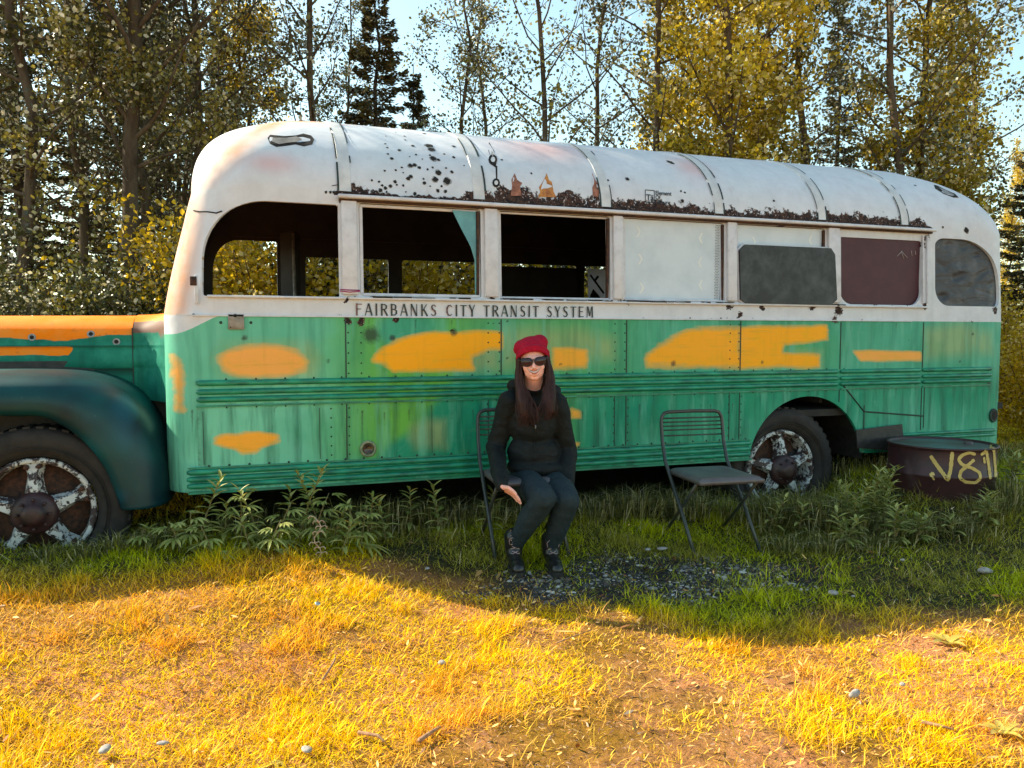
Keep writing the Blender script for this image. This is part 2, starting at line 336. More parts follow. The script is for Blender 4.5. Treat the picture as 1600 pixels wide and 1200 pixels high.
def paint(V, roof=False):
    X, Y, Z = V[:, 0], V[:, 1], V[:, 2]; n = len(X)
    near = Y < .5
    rs = np.random.RandomState(5)
    nn = vnoise(X+Y, Z*1.2, 3, 11); n2 = vnoise(X+Y*.7, Z*.8, 9, 12)
    pale = np.array([.165, .56, .39]); green = np.array([.004, .265, .150]); yg = np.array([.12, .42, .055])
    # pale at the driver's panel, deep green amidships, again paler behind
    kp = np.clip(1-sstep(1.3, 1.9, X)*.65, 0, 1); kp = np.maximum(kp, .42*sstep(5.2, 5.5, X)); kp = np.maximum(kp, .45*sstep(4.0, 3.2, X)*sstep(2.9, 3.5, X))
    kp = kp*(.60+.6*nn); kp = np.clip(kp - .35*sstep(1.15, .95, Z)*sstep(1.5, 1.9, X) + .18*sstep(.95, .70, Z)*sstep(3.0, 3.6, X), 0, 1)
    base = green[None]*(1-kp[:, None]) + pale[None]*kp[:, None]
    ky = np.clip(.95*np.exp(-((X-2.0)/.42)**2)*sstep(.45, .7, nn+.25*n2)*1.2 + .5*np.exp(-((X-3.0)/.5)**2)*(Z > .95)+.55*np.exp(-((X-3.0)/.12)**2)*(Z < .95) + .5*np.exp(-((X-4.8)/.35)**2-((Z-1.25)/.15)**2), 0, 1)
    base = base*(1-ky[:, None]) + yg[None]*ky[:, None]
    tn = np.zeros(n)
    for p, s in TAN: tn = np.maximum(tn, pmask(X, Z, p, s)*near)
    base = base*(1-.62*tn[:, None]) + np.array([.36, .42, .17])[None]*.62*tn[:, None]
    org = np.zeros(n); pch = np.zeros(n)
    if not roof:
        for p, s, k in ORG:
            m = pmask(X, Z, p, s)*near; org = np.maximum(org, m); pch = np.maximum(pch, np.where(m > .02, k, 0))
    # rounded lower edge of the white coat at the front corner
    zb = np.where(X < .95, 1.46-.10*sstep(.92, .66, X)**.7, 1.462)
    wht = np.clip(.5+(Z-zb)/.02, 0, 1)
    if roof: wht[:] = 1
    # grime: under the rails, at seams, in drips
    gr = np.zeros(n)
    for zc, x0, x1 in ((.955, .8, 6.8), (.60, .8, 4.5), (1.09, .8, 6.8)):
        gr = np.maximum(gr, np.exp(-np.abs(Z-zc)/.012)*.55*(X > x0)*(X < x1)*(.5+n2))
    for xs in SEAMS: gr = np.maximum(gr, np.exp(-np.abs(X-xs)/.012)*.42*(Z < 1.46)*(.5+vnoise(Z, X, 12, 3)))
    for (dx, z1, ln) in DRIPS: gr = np.maximum(gr, np.exp(-((X-dx)/.009)**2)*np.clip((Z-(z1-ln))/ln, 0, 1)*(Z < z1)*.8)
    gr = np.maximum(gr, np.exp(-((X-.80)/.012)**2)*(Z < .95)*(Z > .62)*.6)
    for cx, cz, r in SPOTS: gr = np.maximum(gr, np.clip(1.25-np.hypot(X-cx, Z-cz)/r, 0, 1)*.9*near)
    gr = np.maximum(gr, .42*sstep(.60, .47, Z))
    rust = np.zeros(n); pink = np.zeros(n)
    if roof:
        band = np.interp(X, [1.55, 1.62, 1.9, 2.3, 2.45, 2.6, 3.2, 4.2, 5.0, 6.0, 6.15], [0, .11, .035, .045, .11, .14, .12, .08, .11, .10, 0])
        rust = np.clip(.95-(Z-2.165)/np.maximum(band, 1e-3)*.55, 0, 1)*(band > .01)*near*(Z < 2.5)
        for xs in (2.44, 2.60, 3.36, 3.47, 4.30, 4.41, 5.21, 5.32, 6.0): rust = np.maximum(rust, np.exp(-((X-xs)/.045)**2)*np.clip(.9-(Z-2.17)/.16, 0, 1)*near)
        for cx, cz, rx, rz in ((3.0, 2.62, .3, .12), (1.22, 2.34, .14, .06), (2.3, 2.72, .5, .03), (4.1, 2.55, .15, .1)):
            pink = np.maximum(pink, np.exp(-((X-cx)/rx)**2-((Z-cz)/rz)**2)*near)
        pch = np.clip(np.maximum(1.0*np.exp(-((X-.80-(Z-2.17)*.9)/.11)**2), np.exp(-((X-1.35)/.35)**2-((Z-2.74)/.05)**2))*(Y < 1.0), 0, 1)*(.6+.8*nn)  # low sun on the front roof edge and crown, painted in as peach
    else:
        pch = np.maximum(pch, np.where(Z > 1.47, 1.3*sstep(.83, .66, X-(Z-1.46)*.15)*(Y < 1)*(.5+.8*nn), 0))  # sunlit tint painted along the front corner pillar
        for cx, cz, r in RUSTY: rust = np.maximum(rust, np.clip(.85-np.hypot((X-cx), (Z-cz))/r*.5, 0, 1)*near)
        rust = np.maximum(rust, np.clip(.72-np.abs(Z-1.468)/.02*.4, 0, 1)*near*(X > 1.5)*.62)
        rust = np.maximum(rust, np.clip(.72-np.abs(Z-1.578)/.02*.4, 0, 1)*near*(X > 1.5)*(X < 6)*.75)
    return {'base': base, 'mask': np.stack([org, wht, rust], 1), 'wear_suntint': np.stack([gr, pch, pink], 1)}
SEAMS = [onY(540, 520)[0], onY(783, 520)[0], onY(979, 520)[0], onY(1157, 530)[0], onY(1313, 540)[0], onY(1442, 540)[0]]
DRIPS = [(onY(a, b)[0], onY(a, b)[2], l) for a, b, l in ((428,636,.12),(560,636,.25),(566,640,.3),(600,645,.2),(640,640,.28),(675,640,.35),(705,640,.2),(740,640,.3),(910,640,.3),(935,640,.22),(945,640,.34),(1000,632,.3),(1050,630,.2),(1095,630,.3),(1110,630,.36),(1145,628,.2),(1350,610,.25),(1380,610,.15),(1400,606,.2),(300,640,.3),(1140,500,.1),(575,500,.15),(590,500,.25),(620,500,.12),(650,500,.2),(705,500,.15),(1330,505,.18),(1375,505,.2),(1400,505,.25))]
SPOTS = [(onY(a, b)[0], onY(a, b)[2], r) for a, b, r in ((580,523,.075),(613,528,.03),(709,519,.035),(382,528,.025),(513,564,.018),(876,569,.016),(1052,568,.03),(1191,566,.02),(793,502,.015),(793,560,.015),(770,505,.012),(1500,565,.02),(1420,532,.012),(1520,522,.02),(1545,600,.04))]
RUSTY = [(onY(a, b)[0], onY(a, b)[2], r) for a, b, r in ((545,503,.04),(563,503,.03),(707,517,.02),(618,500,.03),(540,470,.03),(783,470,.02),(980,472,.03),(1140,480,.04),(1157,492,.03),(1310,485,.05),(1305,500,.04),(1446,378,.05),(1452,372,.05),(1445,478,.04),(1556,470,.05),(1556,486,.05),(1225,352,.05),(540,312,.04),(1190,478,.04),(1270,480,.04))]

def grid_mesh(name, G, TT, cut, roof, mats):
    nl, nu, _ = G.shape; C_, S_ = TT[:, :, 0], TT[:, :, 1]; Zg = G[:, :, 2]
    G = G.copy()
    keep = np.ones((nl-1, nu), bool)
    def rollm(a): return (a[:-1] + a[1:] + np.roll(a, -1, 1)[:-1] + np.roll(a, -1, 1)[1:])/4
    if cut:
        sc, zc = rollm(S_), rollm(Zg); same = (C_[:-1] == np.roll(C_, -1, 1)[:-1])
        for wd in holes: keep &= ~((sdf(wd, sc, zc) < 0) & (C_[:-1] == wd[0]) & same)
        # slide rim vertices onto the exact window contour
        touch_k = np.zeros((nl, nu), bool); touch_r = np.zeros((nl, nu), bool)
        for di in (0, 1):
            for dj in (0, 1):
                kk = np.roll(keep, dj, 1)
                touch_k[di:nl-1+di] |= kk; touch_r[di:nl-1+di] |= ~kk
        rim = touch_k & touch_r
        ts = (np.roll(G, -1, 1)-np.roll(G, 1, 1)); ts /= np.linalg.norm(ts, axis=2, keepdims=True)+1e-9
        sgn = np.where((C_ == 0) | (C_ == 1), 1, -1)[..., None]; ts *= sgn
        tz = np.gradient(G, axis=0); tz /= np.abs(tz[..., 2:3])+1e-9
        for wd in holes:
            s, z = S_.copy(), Zg.copy()
            near = rim & (C_ == wd[0]) & (np.abs(sdf(wd, s, z)) < .025)
            for _ in range(3):
                d = sdf(wd, s, z); e = 1e-3; gs = (sdf(wd, s+e, z)-sdf(wd, s-e, z))/(2*e); gzz = (sdf(wd, s, z+e)-sdf(wd, s, z-e))/(2*e)
                g2 = gs**2+gzz**2+1e-6; s = s-d*gs/g2; z = z-d*gzz/g2
            ds = np.clip(np.where(near, s-S_, 0), -.02, .02)[..., None]; dz = np.clip(np.where(near, z-Zg, 0), -.02, .02)[..., None]
            G = G + ts*ds + tz*dz
    idx = np.arange(nl*nu).reshape(nl, nu); j2 = np.roll(idx, -1, 1)
    Fq = np.stack([idx[:-1], j2[:-1], j2[1:], idx[1:]], -1)[keep]
    V = G.reshape(-1, 3); used = np.unique(Fq); mp = -np.ones(len(V), int); mp[used] = np.arange(len(used))
    V = V[used]; Fq = mp[Fq]
    me = fast_mesh(name, V, Fq, mats, paint(V, roof), smooth=True)
    # the open rims stay sharp so the skin shades smoothly up to them
    lp = np.empty(len(me.loops), np.int32); me.loops.foreach_get('edge_index', lp); cnt = np.bincount(lp, minlength=len(me.edges))
    at = me.attributes.new('sharp_edge', 'BOOLEAN', 'EDGE'); at.data.foreach_set('value', cnt == 1)
    return me
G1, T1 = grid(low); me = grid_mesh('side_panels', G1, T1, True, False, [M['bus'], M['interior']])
body = link('body', me, bus)
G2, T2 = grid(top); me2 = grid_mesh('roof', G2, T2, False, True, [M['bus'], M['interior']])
roof = link('roof', me2, bus)
for o in (body, roof):
    md = o.modifiers.new('s', 'SOLIDIFY'); md.thickness = .022; md.offset = -1; md.material_offset = 1; md.material_offset_rim = 0
bvh = BVHTree.FromPolygons([tuple(v.co) for v in me2.vertices], [tuple(p.vertices) for p in me2.polygons])
bvh1 = BVHTree.FromPolygons([tuple(v.co) for v in me.vertices], [tuple(p.vertices) for p in me.polygons])
def hit(px, py, tr=bvh):
    h = tr.ray_cast(Vector(CAM), Vector(ray(px, py)).normalized(), 30)
    if h[0] is None: return None
    n = h[1] if h[1].dot(Vector(ray(px, py))) < 0 else -h[1]
    return h[0], n
# ---- roof details ------------------------------------------------
def roof_pt(x, phi, off=0.0):
    c = 1-math.cos(phi); s = math.sin(phi); y = .03+1.12*c; z = 2.17+.64*s
    n = Vector((0, -math.cos(phi)/1.12, math.sin(phi)/.64)).normalized(); return Vector((x, y, z)) + n*off
ms = MB()
for px, py in ((530,300),(742,315),(942,326),(1120,338),(1282,350),(1412,356)):
    x0 = onY(px, py)[0]; wd = .075
    rows = []
    phs = [math.pi*i/80 for i in range(1, 80)]
    for ph in phs:
        pp = ph if ph <= math.pi/2 else math.pi-ph
        r = [roof_pt(x0+dx, pp, of) for dx, of in ((0, -.002), (.004, .006), (wd-.004, .006), (wd, -.002))]
        if ph > math.pi/2: r = [Vector((p.x, 2.3-p.y, p.z)) for p in r]
        rows.append(r)
    vs = [p for r in rows for p in r]; fs = [(i*4+j, i*4+j+1, (i+1)*4+j+1, (i+1)*4+j) for i in range(len(rows)-1) for j in range(3)]
    ms.add(vs, fs, 0, False)
    rr = random.Random(int(px))
    for ex in (x0-.002, x0+wd+.002):      # broken lines of bare blackened metal at each strap edge
        i = 0
        while i < 36:
            k = rr.randint(2, 9)
            if rr.random() < .72:
                wk = rr.uniform(.006, .012)
                pr = [[roof_pt(ex-wk/2, math.pi*(1+i+j)/80, .0085), roof_pt(ex+wk/2, math.pi*(1+i+j)/80, .0085)] for j in range(k+1)]
                ms.add([p for r in pr for p in r], [(2*j, 2*j+1, 2*j+3, 2*j+2) for j in range(k)], 1)
            i += k+rr.randint(0, 3)
M['roofwhite'] = mat('roof_strap_white', (.66, .65, .65), (.52, .52, .53), 12, .5)
M['seamdark'] = mat('blackened_seam', (.015, .05, .05), (.02, .015, .012), 30, .7)
ms.build('roof_straps', [M['roofwhite'], M['seamdark']], roof)
# bullet holes and scars punched in the roof
M['hole'] = mat('hole_black', (.006, .005, .005), (.02, .014, .012), 40, .9)
M['dent'] = mat('bare_metal_ring', (.34, .36, .36), (.20, .18, .17), 60, .5)
hb = MB(); rr = random.Random(3)
HOLES = [(603,213,2),(618,207,2),(632,213,3),(633,219,3),(663,209,4),(602,225,3),(605,231,3),(606,241,3),(624,235,4),(645,228,4),(670,228,9),(675,234,8),(709,229,4),(709,246,4),(612,248,4),(618,266,3),(628,262,3),(641,259,6),(648,258,5),(655,262,4),(668,265,3),(677,248,8),(685,250,4),(694,241,3),(697,263,3),(706,269,4),(685,270,7),(680,281,7),(698,283,9),(642,276,5),(638,279,5),(662,280,3),(663,286,4),(617,284,4),(620,289,3),(610,291,4),(602,294,4),(597,290,3),(592,284,3),(581,282,3),(565,297,3),(594,298,5),(604,300,3),(630,290,3),(648,303,4),(684,298,4),(696,299,4),(634,300,2),(601,267,3),(672,243,3),(650,242,3),(640,245,2),(660,249,2),(630,270,2),(690,291,3),(672,291,2),(676,262,3),(725,259,2),(980,280,5),(1000,349,3),(1046,253,7),(1050,255,5),(1012,258,0),(1064,299,3),(1070,301,3),(1066,314,4),(1209,314,3),(1480,273,2),(1497,301,3),(1430,290,3),(1473,355,3),(1510,360,6),(1471,363,8),(784,250,3),(830,271,3),(950,282,3)]
for px, py, r in HOLES:
    h = hit(px, py)
    if not h or r == 0: continue
    p, n = h; rad = r*.52*(p-Vector(CAM)).length/F_PX*1.15
    if r >= 4: hb.disc(p+n*.0012, rad*1.28, n, 14, 1, .2, rr)
    hb.disc(p+n*.0024, rad, n, 12, 0, .28, rr)
def decal(mb, pts, mi, off=.003, tr=None):
    """a filled outline laid on the bus skin; outline follows the surface"""
    bm = bmesh.new(); P = []
    cx = sum(a for a, b in pts)/len(pts); 
    # subdivide the outline so it bends with the skin
    q = []
    for i in range(len(pts)):
        a, b = pts[i], pts[(i+1) % len(pts)]; k = max(1, int(math.hypot(b[0]-a[0], b[1]-a[1])/9))
        q += [(a[0]+(b[0]-a[0])*j/k, a[1]+(b[1]-a[1])*j/k) for j in range(k)]
    for a, b in q:
        h = hit(a, b, tr or bvh)
        if h: P.append(h[0]+h[1]*off)
    if len(P) > 2: mb.add(P, [tuple(range(len(P)))], mi)
M['scar'] = mat('scraped_primer', (.35, .31, .28), (.22, .19, .17), 18, .7)
M['orange'] = mat('old_orange_coat', (.62, .26, .05), (.30, .10, .03), 30, .7)
M['rustred'] = mat('rust_red_coat', (.40, .16, .10), (.16, .06, .04), 35, .8)
decal(hb, [(418,216),(422,211),(445,213),(462,212),(474,209),(486,212),(491,218),(488,226),(475,229),(462,226),(448,228),(432,230),(422,225)], 0, .002)
decal(hb, [(426,216),(448,216),(463,214),(472,218),(462,222),(448,224),(436,226),(425,222)], 2, .004)
decal(hb, [(798,306),(800,290),(799,281),(804,271),(808,281),(812,284),(816,286),(812,292),(815,306)], 4, .002)
decal(hb, [(841,308),(844,300),(842,293),(848,284),(852,276),(854,271),(858,282),(862,284),(865,300),(869,308)], 3, .002)
decal(hb, [(926,306),(925,285),(925,270),(930,282),(935,288),(937,300),(934,308)], 4, .002)
decal(hb, [(1459,289),(1464,290),(1478,297),(1492,303),(1498,309),(1490,309),(1474,303),(1461,295)], 0, .002)
decal(hb, [(1466,293),(1480,299),(1492,306),(1476,302)], 1, .004)
decal(hb, [(757,212),(765,217),(767,228),(772,236),(772,248),(776,254),(774,262),(766,256),(766,244),(763,236),(764,224)], 0, .002)
decal(hb, [(768,236),(771,240),(770,246),(768,243)], 1, .004)
decal(hb, [(774,258),(777,260),(777,282),(775,282)], 0, .002)
for cx, cy, r in ((770,250,7),(775,286,6)):
    decal(hb, [(cx+r*math.cos(a*.6283), cy+r*1.2*math.sin(a*.6283)) for a in range(10)], 0, .003); decal(hb, [(cx+r*.5*math.cos(a*.6283), cy+r*.6*math.sin(a*.6283)) for a in range(10)], 5, .005)
decal(hb, [(518,290),(530,288),(531,289),(519,291)], 0); decal(hb, [(1513,372),(1545,375),(1545,376.4),(1513,373.4)], 0, .003)
for cx in (509,516,521,525): decal(hb, [(cx-2,299),(cx+2,298),(cx+2,302),(cx-1,303)], 0)
hb.build('bullet_damage', [M['hole'], M['dent'], M['scar'], M['orange'], M['rustred'], M['roofwhite']], roof)
# drip rail over the windows, sills, belt moulding
dr = MB()
dr.box((3.84, -.006, 2.160), (4.52, .05, .022), mi=0, bev=.006)
dr.box((3.84, .018, 2.142), (4.50, .03, .012), mi=1)
dr.build('drip_rail', [M['whitepaint'], M['rust']], bus)
sb = MB()
for x0, x1 in ((.86, 1.62), (1.64, 5.18), (5.2, 6.05)): sb.box(((x0+x1)/2, -.004, 1.571), (x1-x0, .03, .014), bev=.004)
sb.box((3.3, -.004, 1.464), (5.2, .012, .008))
sb.build('sill_moulding', [M['whitepaint']], bus)
# pillars between the windows, sash frames
pl = MB()
for x0, x1, z1 in ((1.60, 1.69, 2.15), (2.475, 2.56, 2.15), (3.36, 3.43, 2.15), (4.24, 4.315, 2.15), (5.105, 5.205, 2.15)):
    pl = MB(); zc = (1.582+z1)/2; pl.box(((x0+x1)/2, .006, zc), (x1-x0, .03, z1-1.582-.02), rot=Matrix.Rotation(R_(-2.3), 3, 'X'), bev=.006); pl.build('window_pillar', [M['whitepaint']], bus)
for px in (1313, 1443, 1450):
    pl = MB(); x = onY(px, 430)[0]; pl.box((x, .010, 1.86), (.012, .02, .52), rot=Matrix.Rotation(R_(-2.3), 3, 'X'), bev=.003); pl.build('window_pillar', [M['whitepaint']], bus)
def sash(x0, x1, z0, z1, tk=.018, name='window_frame', m='whitepaint', y=.022):
    f = MB(); ty = lambda z: y+.03*(z-1.46)/.71
    f.box(((x0+x1)/2, ty(z0), z0+tk/2), (x1-x0, .016, tk), bev=.003); f.box(((x0+x1)/2, ty(z1), z1-tk/2), (x1-x0, .016, tk), bev=.003)
    for x in (x0+tk/2, x1-tk/2): f.box((x, ty((z0+z1)/2), (z0+z1)/2), (tk, .016, z1-z0-2*tk), rot=Matrix.Rotation(R_(-2.3), 3, 'X'))
    return f.build(name, [M[m]], bus)
f1 = sash(1.71, 2.45, 1.587, 2.13); sash(2.58, 3.34, 1.587, 2.13, .012); f3 = sash(3.45, 4.22, 1.587, 2.13, .014); sash(4.335, 5.085, 1.587, 2.13, .014)
# dark rusted jambs and caulking round the window openings
rj = random.Random(8)
for x1 in (2.445, 3.338, 4.222, 5.086): jb = MB(); jb.box((x1-.008, .030, 1.86), (.014, .02, .52), mi=0); jb.build('window_jamb', [M['rust']], bus)
jb = MB()
for x0, x1 in ((1.72, 2.44), (2.59, 3.33), (3.46, 4.22), (4.34, 5.2)):
    x = x0
    while x < x1:
        L = rj.uniform(.02, .16); 
        if rj.random() < .72: jb.box((min(x+L/2, x1), -.0075, 1.5805+rj.uniform(-.002, .002)), (L, .026, rj.uniform(.003, .010)), mi=1)
        x += L+rj.uniform(.0, .03)
jb.build('cracked_caulking', [M['rust'], M['hole']], bus)
sl_ = MB(); pts_ = [near for near in ()]; P_ = []
for px_, py_ in ((303,329),(312,331),(325,331),(338,333),(347,330)):
    h = hit(px_, py_, bvh1) or hit(px_, py_)
    if h: P_.append(h[0]+h[1]*.002)
if len(P_) > 1: sl_.tube(P_, .004, 6); sl_.build('corner_seam', [M['hole']], bus)
# broken teal pane in the second window
gp = MB(); pts = xz([(709,327),(746,330),(748,455),(745,462),(744,405),(738,385),(733,375),(723,356),(716,342)])
n = len(pts); gp.add([(x, .034, z) for x, z in pts]+[(x, .038, z) for x, z in pts], [tuple(range(n)), tuple(range(2*n-1, n-1, -1))]+[(i, (i+1) % n, n+(i+1) % n, n+i) for i in range(n)], 0)
tag(gp.build('broken_pane', [M['teal_glass']], bus), 'jagged remnant of teal glass')
# white boards in the third and fourth openings
t = NT('white_mesh_board'); nz = t.noise(5, 4); wv = t.vor(220)
M['board'] = t.fin(t.mix(t.mr(nz, .4, .7), (.60, .68, .76), (.50, .58, .66)), .45)
b = MB(); b.box((3.835, .045, 1.86), (.76, .008, .53)); b.build('white_board', [M['board']], bus)
b = MB(); b.box((4.71, .045, 1.86), (.745, .008, .53)); b.build('white_board', [M['board']], bus)
# perforated strip and faint arrow ghosts on the board
pf = MB()
for i in range(46):
    for j in range(3): pf.disc((4.165+j*.011+(i % 2)*.005, .0395, 1.61+i*.0112), .0032, (0, -1, 0), 6)
pf.build('perforated_edge', [M['hole']], bus)
M['ghost'] = mat('faded_sticker_ghost', (.74, .77, .77), (.68, .72, .72), 10, .4)
ar = MB()
for px, py, k in ((1000,362,1),(1003,405,1),(1005,450,1),(1093,372,-1),(1092,410,-1),(1093,445,-1),(1180,378,1),(1265,375,-1)):
    x, _, z = onY(px, py, .04); a = .035
    v = [(x-a*.8*k, 0, z+a), (x-a*.4*k, 0, z+a), (x+a*.2*k, 0, z), (x-a*.4*k, 0, z-a), (x-a*.8*k, 0, z-a), (x-a*.2*k, 0, z)]
    ar.add([(p[0], .0402, p[2]) for p in v], [(0, 1, 2, 5), (5, 2, 3, 4)])
ar.build('sticker_ghosts', [M['ghost']], bus)
# slate board fixed over the fourth window
t = NT('slate_board_paint'); n1 = t.noise(6, 6, .7, .15); n2 = t.noise(60, 3)
c = t.mix(t.mr(n1, .42, .72), (.012, .014, .015), (.062, .070, .074)); c = t.mix(t.mr(n2, .68, .75, 0, .25), c, (.12, .12, .12))
M['slate'] = t.fin(c, .55)
def plate(pts, y0, y1, m, name, bend=None):
    n = len(pts); g = MB(); fy = bend or (lambda x, z: 0)
    g.add([(x, y0+fy(x, z), z) for x, z in pts]+[(x, y1+fy(x, z), z) for x, z in pts], [tuple(range(n-1, -1, -1)), tuple(range(n, 2*n))]+[(i, (i+1) % n, n+(i+1) % n, n+i) for i in range(n)], 0)
    return g.build(name, [M[m]], bus)
tilt = lambda x, z: .03*(z-1.46)/.71
plate(xz([(1155,391),(1164,382),(1298,388),(1304,398),(1305,468),(1296,477),(1164,474),(1155,468)]), -.028, -.012, 'slate', 'slate_board', tilt)
plate(xz([(1153,389),(1163,380),(1300,386),(1307,397),(1307,470),(1298,480),(1162,477),(1153,470)]), -.010, -.002, 'whitepaint', 'slate_board_backing', tilt)
# maroon sheet in the rear door window
t = NT('maroon_sheet'); n1 = t.noise(6, 5, .7)
M['maroon'] = t.fin(t.mix(t.mr(n1, .4, .75), (.050, .007, .015), (.072, .014, .024)), .6)
b = MB(); b.box((5.61, .04, 1.83), (.80, .01, .52)); b.build('maroon_sheet', [M['maroon']], bus)
scr = MB()
for a, b_ in (((1402,400),(1410,392)), ((1408,392),(1412,404)), ((1410,394),(1418,403)), ((1424,392),(1425,400)), ((1430,392),(1431,398))):
    p, q_ = onY(*a, .033), onY(*b_, .033); scr.tube([p, q_], .0022, 4)
M['chalk'] = mat('chalk_scratch', (.55, .5, .5), None, 30, .8)
scr.build('scratched_marks', [M['chalk']], bus)
# wrinkled black tarp over the rounded rear window
t = NT('black_tarp'); n1 = t.noise(2.6, 3, .5, .5, sc3=(1, 1, 3.4))
c = t.mix(t.mr(t.noise(9, 4), .5, .7), (.045, .047, .055), (.10, .10, .11)); t.bump(t.math('ADD', n1, t.math('MULTIPLY', t.noise(3.5, 2, .5, .8, sc3=(1, .5, 1.5)), .5)), .45, .06)
M['tarp'] = t.fin(c, .5, spec=.35)
wd = WIN[6]; nu_, nv_ = 70, 54; Gt = []; 
def near_pt(s, z):
    L = level(z=z); xc = L[2]-L[4]
    if s <= xc: return Vector((s, L[0], z)), Vector((0, -1, 0))
    a = (s-xc)/L[4]; return Vector((xc+L[4]*math.sin(a), L[0]+L[4]-L[4]*math.cos(a), z)), Vector((math.sin(a), -math.cos(a), 0))
tv = []; tf = []
for i in range(nv_+1):
    for j in range(nu_+1):
        s = 6.12+(.76)*j/nu_; z = 1.570+.56*i/nv_; p, nn_ = near_pt(s, z); d = float(sdf(wd, np.array(s), np.array(z)))
        dep = .012*math.sin(z*26+s*5+math.sin(s*9))+.007*math.sin(z*47-s*9+2)+.007*math.sin((z-s*.9)*34+1); dep = .012+dep*min(1, max(0, -d/.06))
        tv.append(p-nn_*max(.024, .03-dep) if d < .0 else p-nn_*.024)
for i in range(nv_):
    for j in range(nu_):
        s = 6.12+.76*(j+.5)/nu_; z = 1.57+.56*(i+.5)/nv_
        if float(sdf(wd, np.array(s), np.array(z))) < .03: tf.append((i*(nu_+1)+j, i*(nu_+1)+j+1, (i+1)*(nu_+1)+j+1, (i+1)*(nu_+1)+j))
g = MB(); g.add(tv, tf, 0, True); g.build('black_tarp', [M['tarp']], bus)
# ---- rub rails ----------------------------------------------------
def strip(c, d):
    rb = MB(); rb.box(c, d); rb.build('rub_rail', [M['greenrail']], bus)
def rail(x0, x1, zc0, zc1, r, y=0.0):
    rb = MB(); rb.tube([(x0-.006, y-.002, zc0), (x0+.012, y-.004, zc0), (x1-.012, y-.004, zc1), (x1+.006, y-.002, zc1)], [r*.55, r, r, r*.55], 10); rb.build('rub_rail', [M['greenrail']], bus)
for i, (pa, pb) in enumerate(((599, 584), (613, 594), (625, 603))):
    za = onY(307, pa)[2]; rail(.80, 5.21, za, za, .0165)
    rail(5.24, 6.0, za, za, .0165); rail(6.03, 6.74, za, za, .0165)
for za in (1.095, .958):
    strip((3.0, -.003, za), (4.42, .014, .010)); strip((5.62, -.003, za), (.76, .014, .010)); strip((6.38, -.003, za), (.70, .014, .010))
for za in (.590, .550, .512): rail(.74, 4.45, za, za, .0165)
for za in (.590, .555): rail(5.47, 6.80, za, za, .014)
strip((2.6, -.003, .613), (3.72, .012, .008)); strip((2.6, 0.0, .474), (3.72, .03, .012)); strip((6.13, 0, .474), (1.3, .03, .012))
# ---- seams and rivets ---------------------------------------------
def seam(c, d):
    sm = MB(); sm.box(c, d); sm.build('panel_seam', [M['darkgreen']], bus)
for xs in SEAMS:
    seam((xs, -.001, 1.28), (.007, .005, .35)); zl = .86 if 4.5 < xs < 5.4 else .62; seam((xs, -.001, (zl+.95)/2), (.006, .005, .95-zl))
for xs in SEAMS[1:4]: seam((xs-.085, -.001, .785), (.004, .004, .33))
x0 = SEAMS[4]; pp = xz([(1318,603),(1350,643),(1443,650)])
sm = MB(); sm.tube([(pp[0][0], -.002, pp[0][1]), (pp[1][0], -.002, pp[1][1]), (pp[2][0], -.002, pp[2][1])], .006, 6); sm.build('panel_seam', [M['darkgreen']], bus)
seam((pp[1][0], -.001, .72), (.006, .004, .22)); seam((pp[2][0], -.001, .80), (.006, .004, .33))
for px in (318, 500, 675): seam((onY(px, 690)[0], -.001, .78), (.003, .003, .30))
rv = MB()
def rivet(x, z, r=.0055, y=0): rv.add(*dome(x, y, z, r), 0, True)
def dome(x, y, z, r):
    vs = [(x, y-r*.75, z)]; n = 7
    for k, rr_ in ((1, .6), (2, 1)):
        for j in range(n): a = 6.2832*j/n; vs.append((x+r*rr_*math.cos(a), y-(r*.55 if k == 1 else 0), z+r*rr_*math.sin(a)))
    return vs, [(0, 1+(j+1) % n, 1+j) for j in range(n)]+[(1+j, 1+(j+1) % n, 1+n+(j+1) % n, 1+n+j) for j in range(n)]
for xs in SEAMS[:4]:
    for k in range(6): rivet(xs-.085 if xs != SEAMS[0] else xs+.09, 1.13+k*.06); rivet(xs-.012 if xs != SEAMS[0] else xs+.015, 1.13+k*.06); rivet(xs+.015, .65+k*.055); rivet(xs-.09, .65+k*.055)
for k in range(34): rivet(.85+k*.108, .622, .007)
for k in range(28): rivet(.95+k*.16, 1.108, .006)
for k in range(28): rivet(.95+k*.16, .948, .005)
for x, z in xz([(345,504),(392,504),(302,492)]): rivet(x, z, .009)
tag(rv.build('rivets', [M['darkgreen']], bus), kind='stuff')
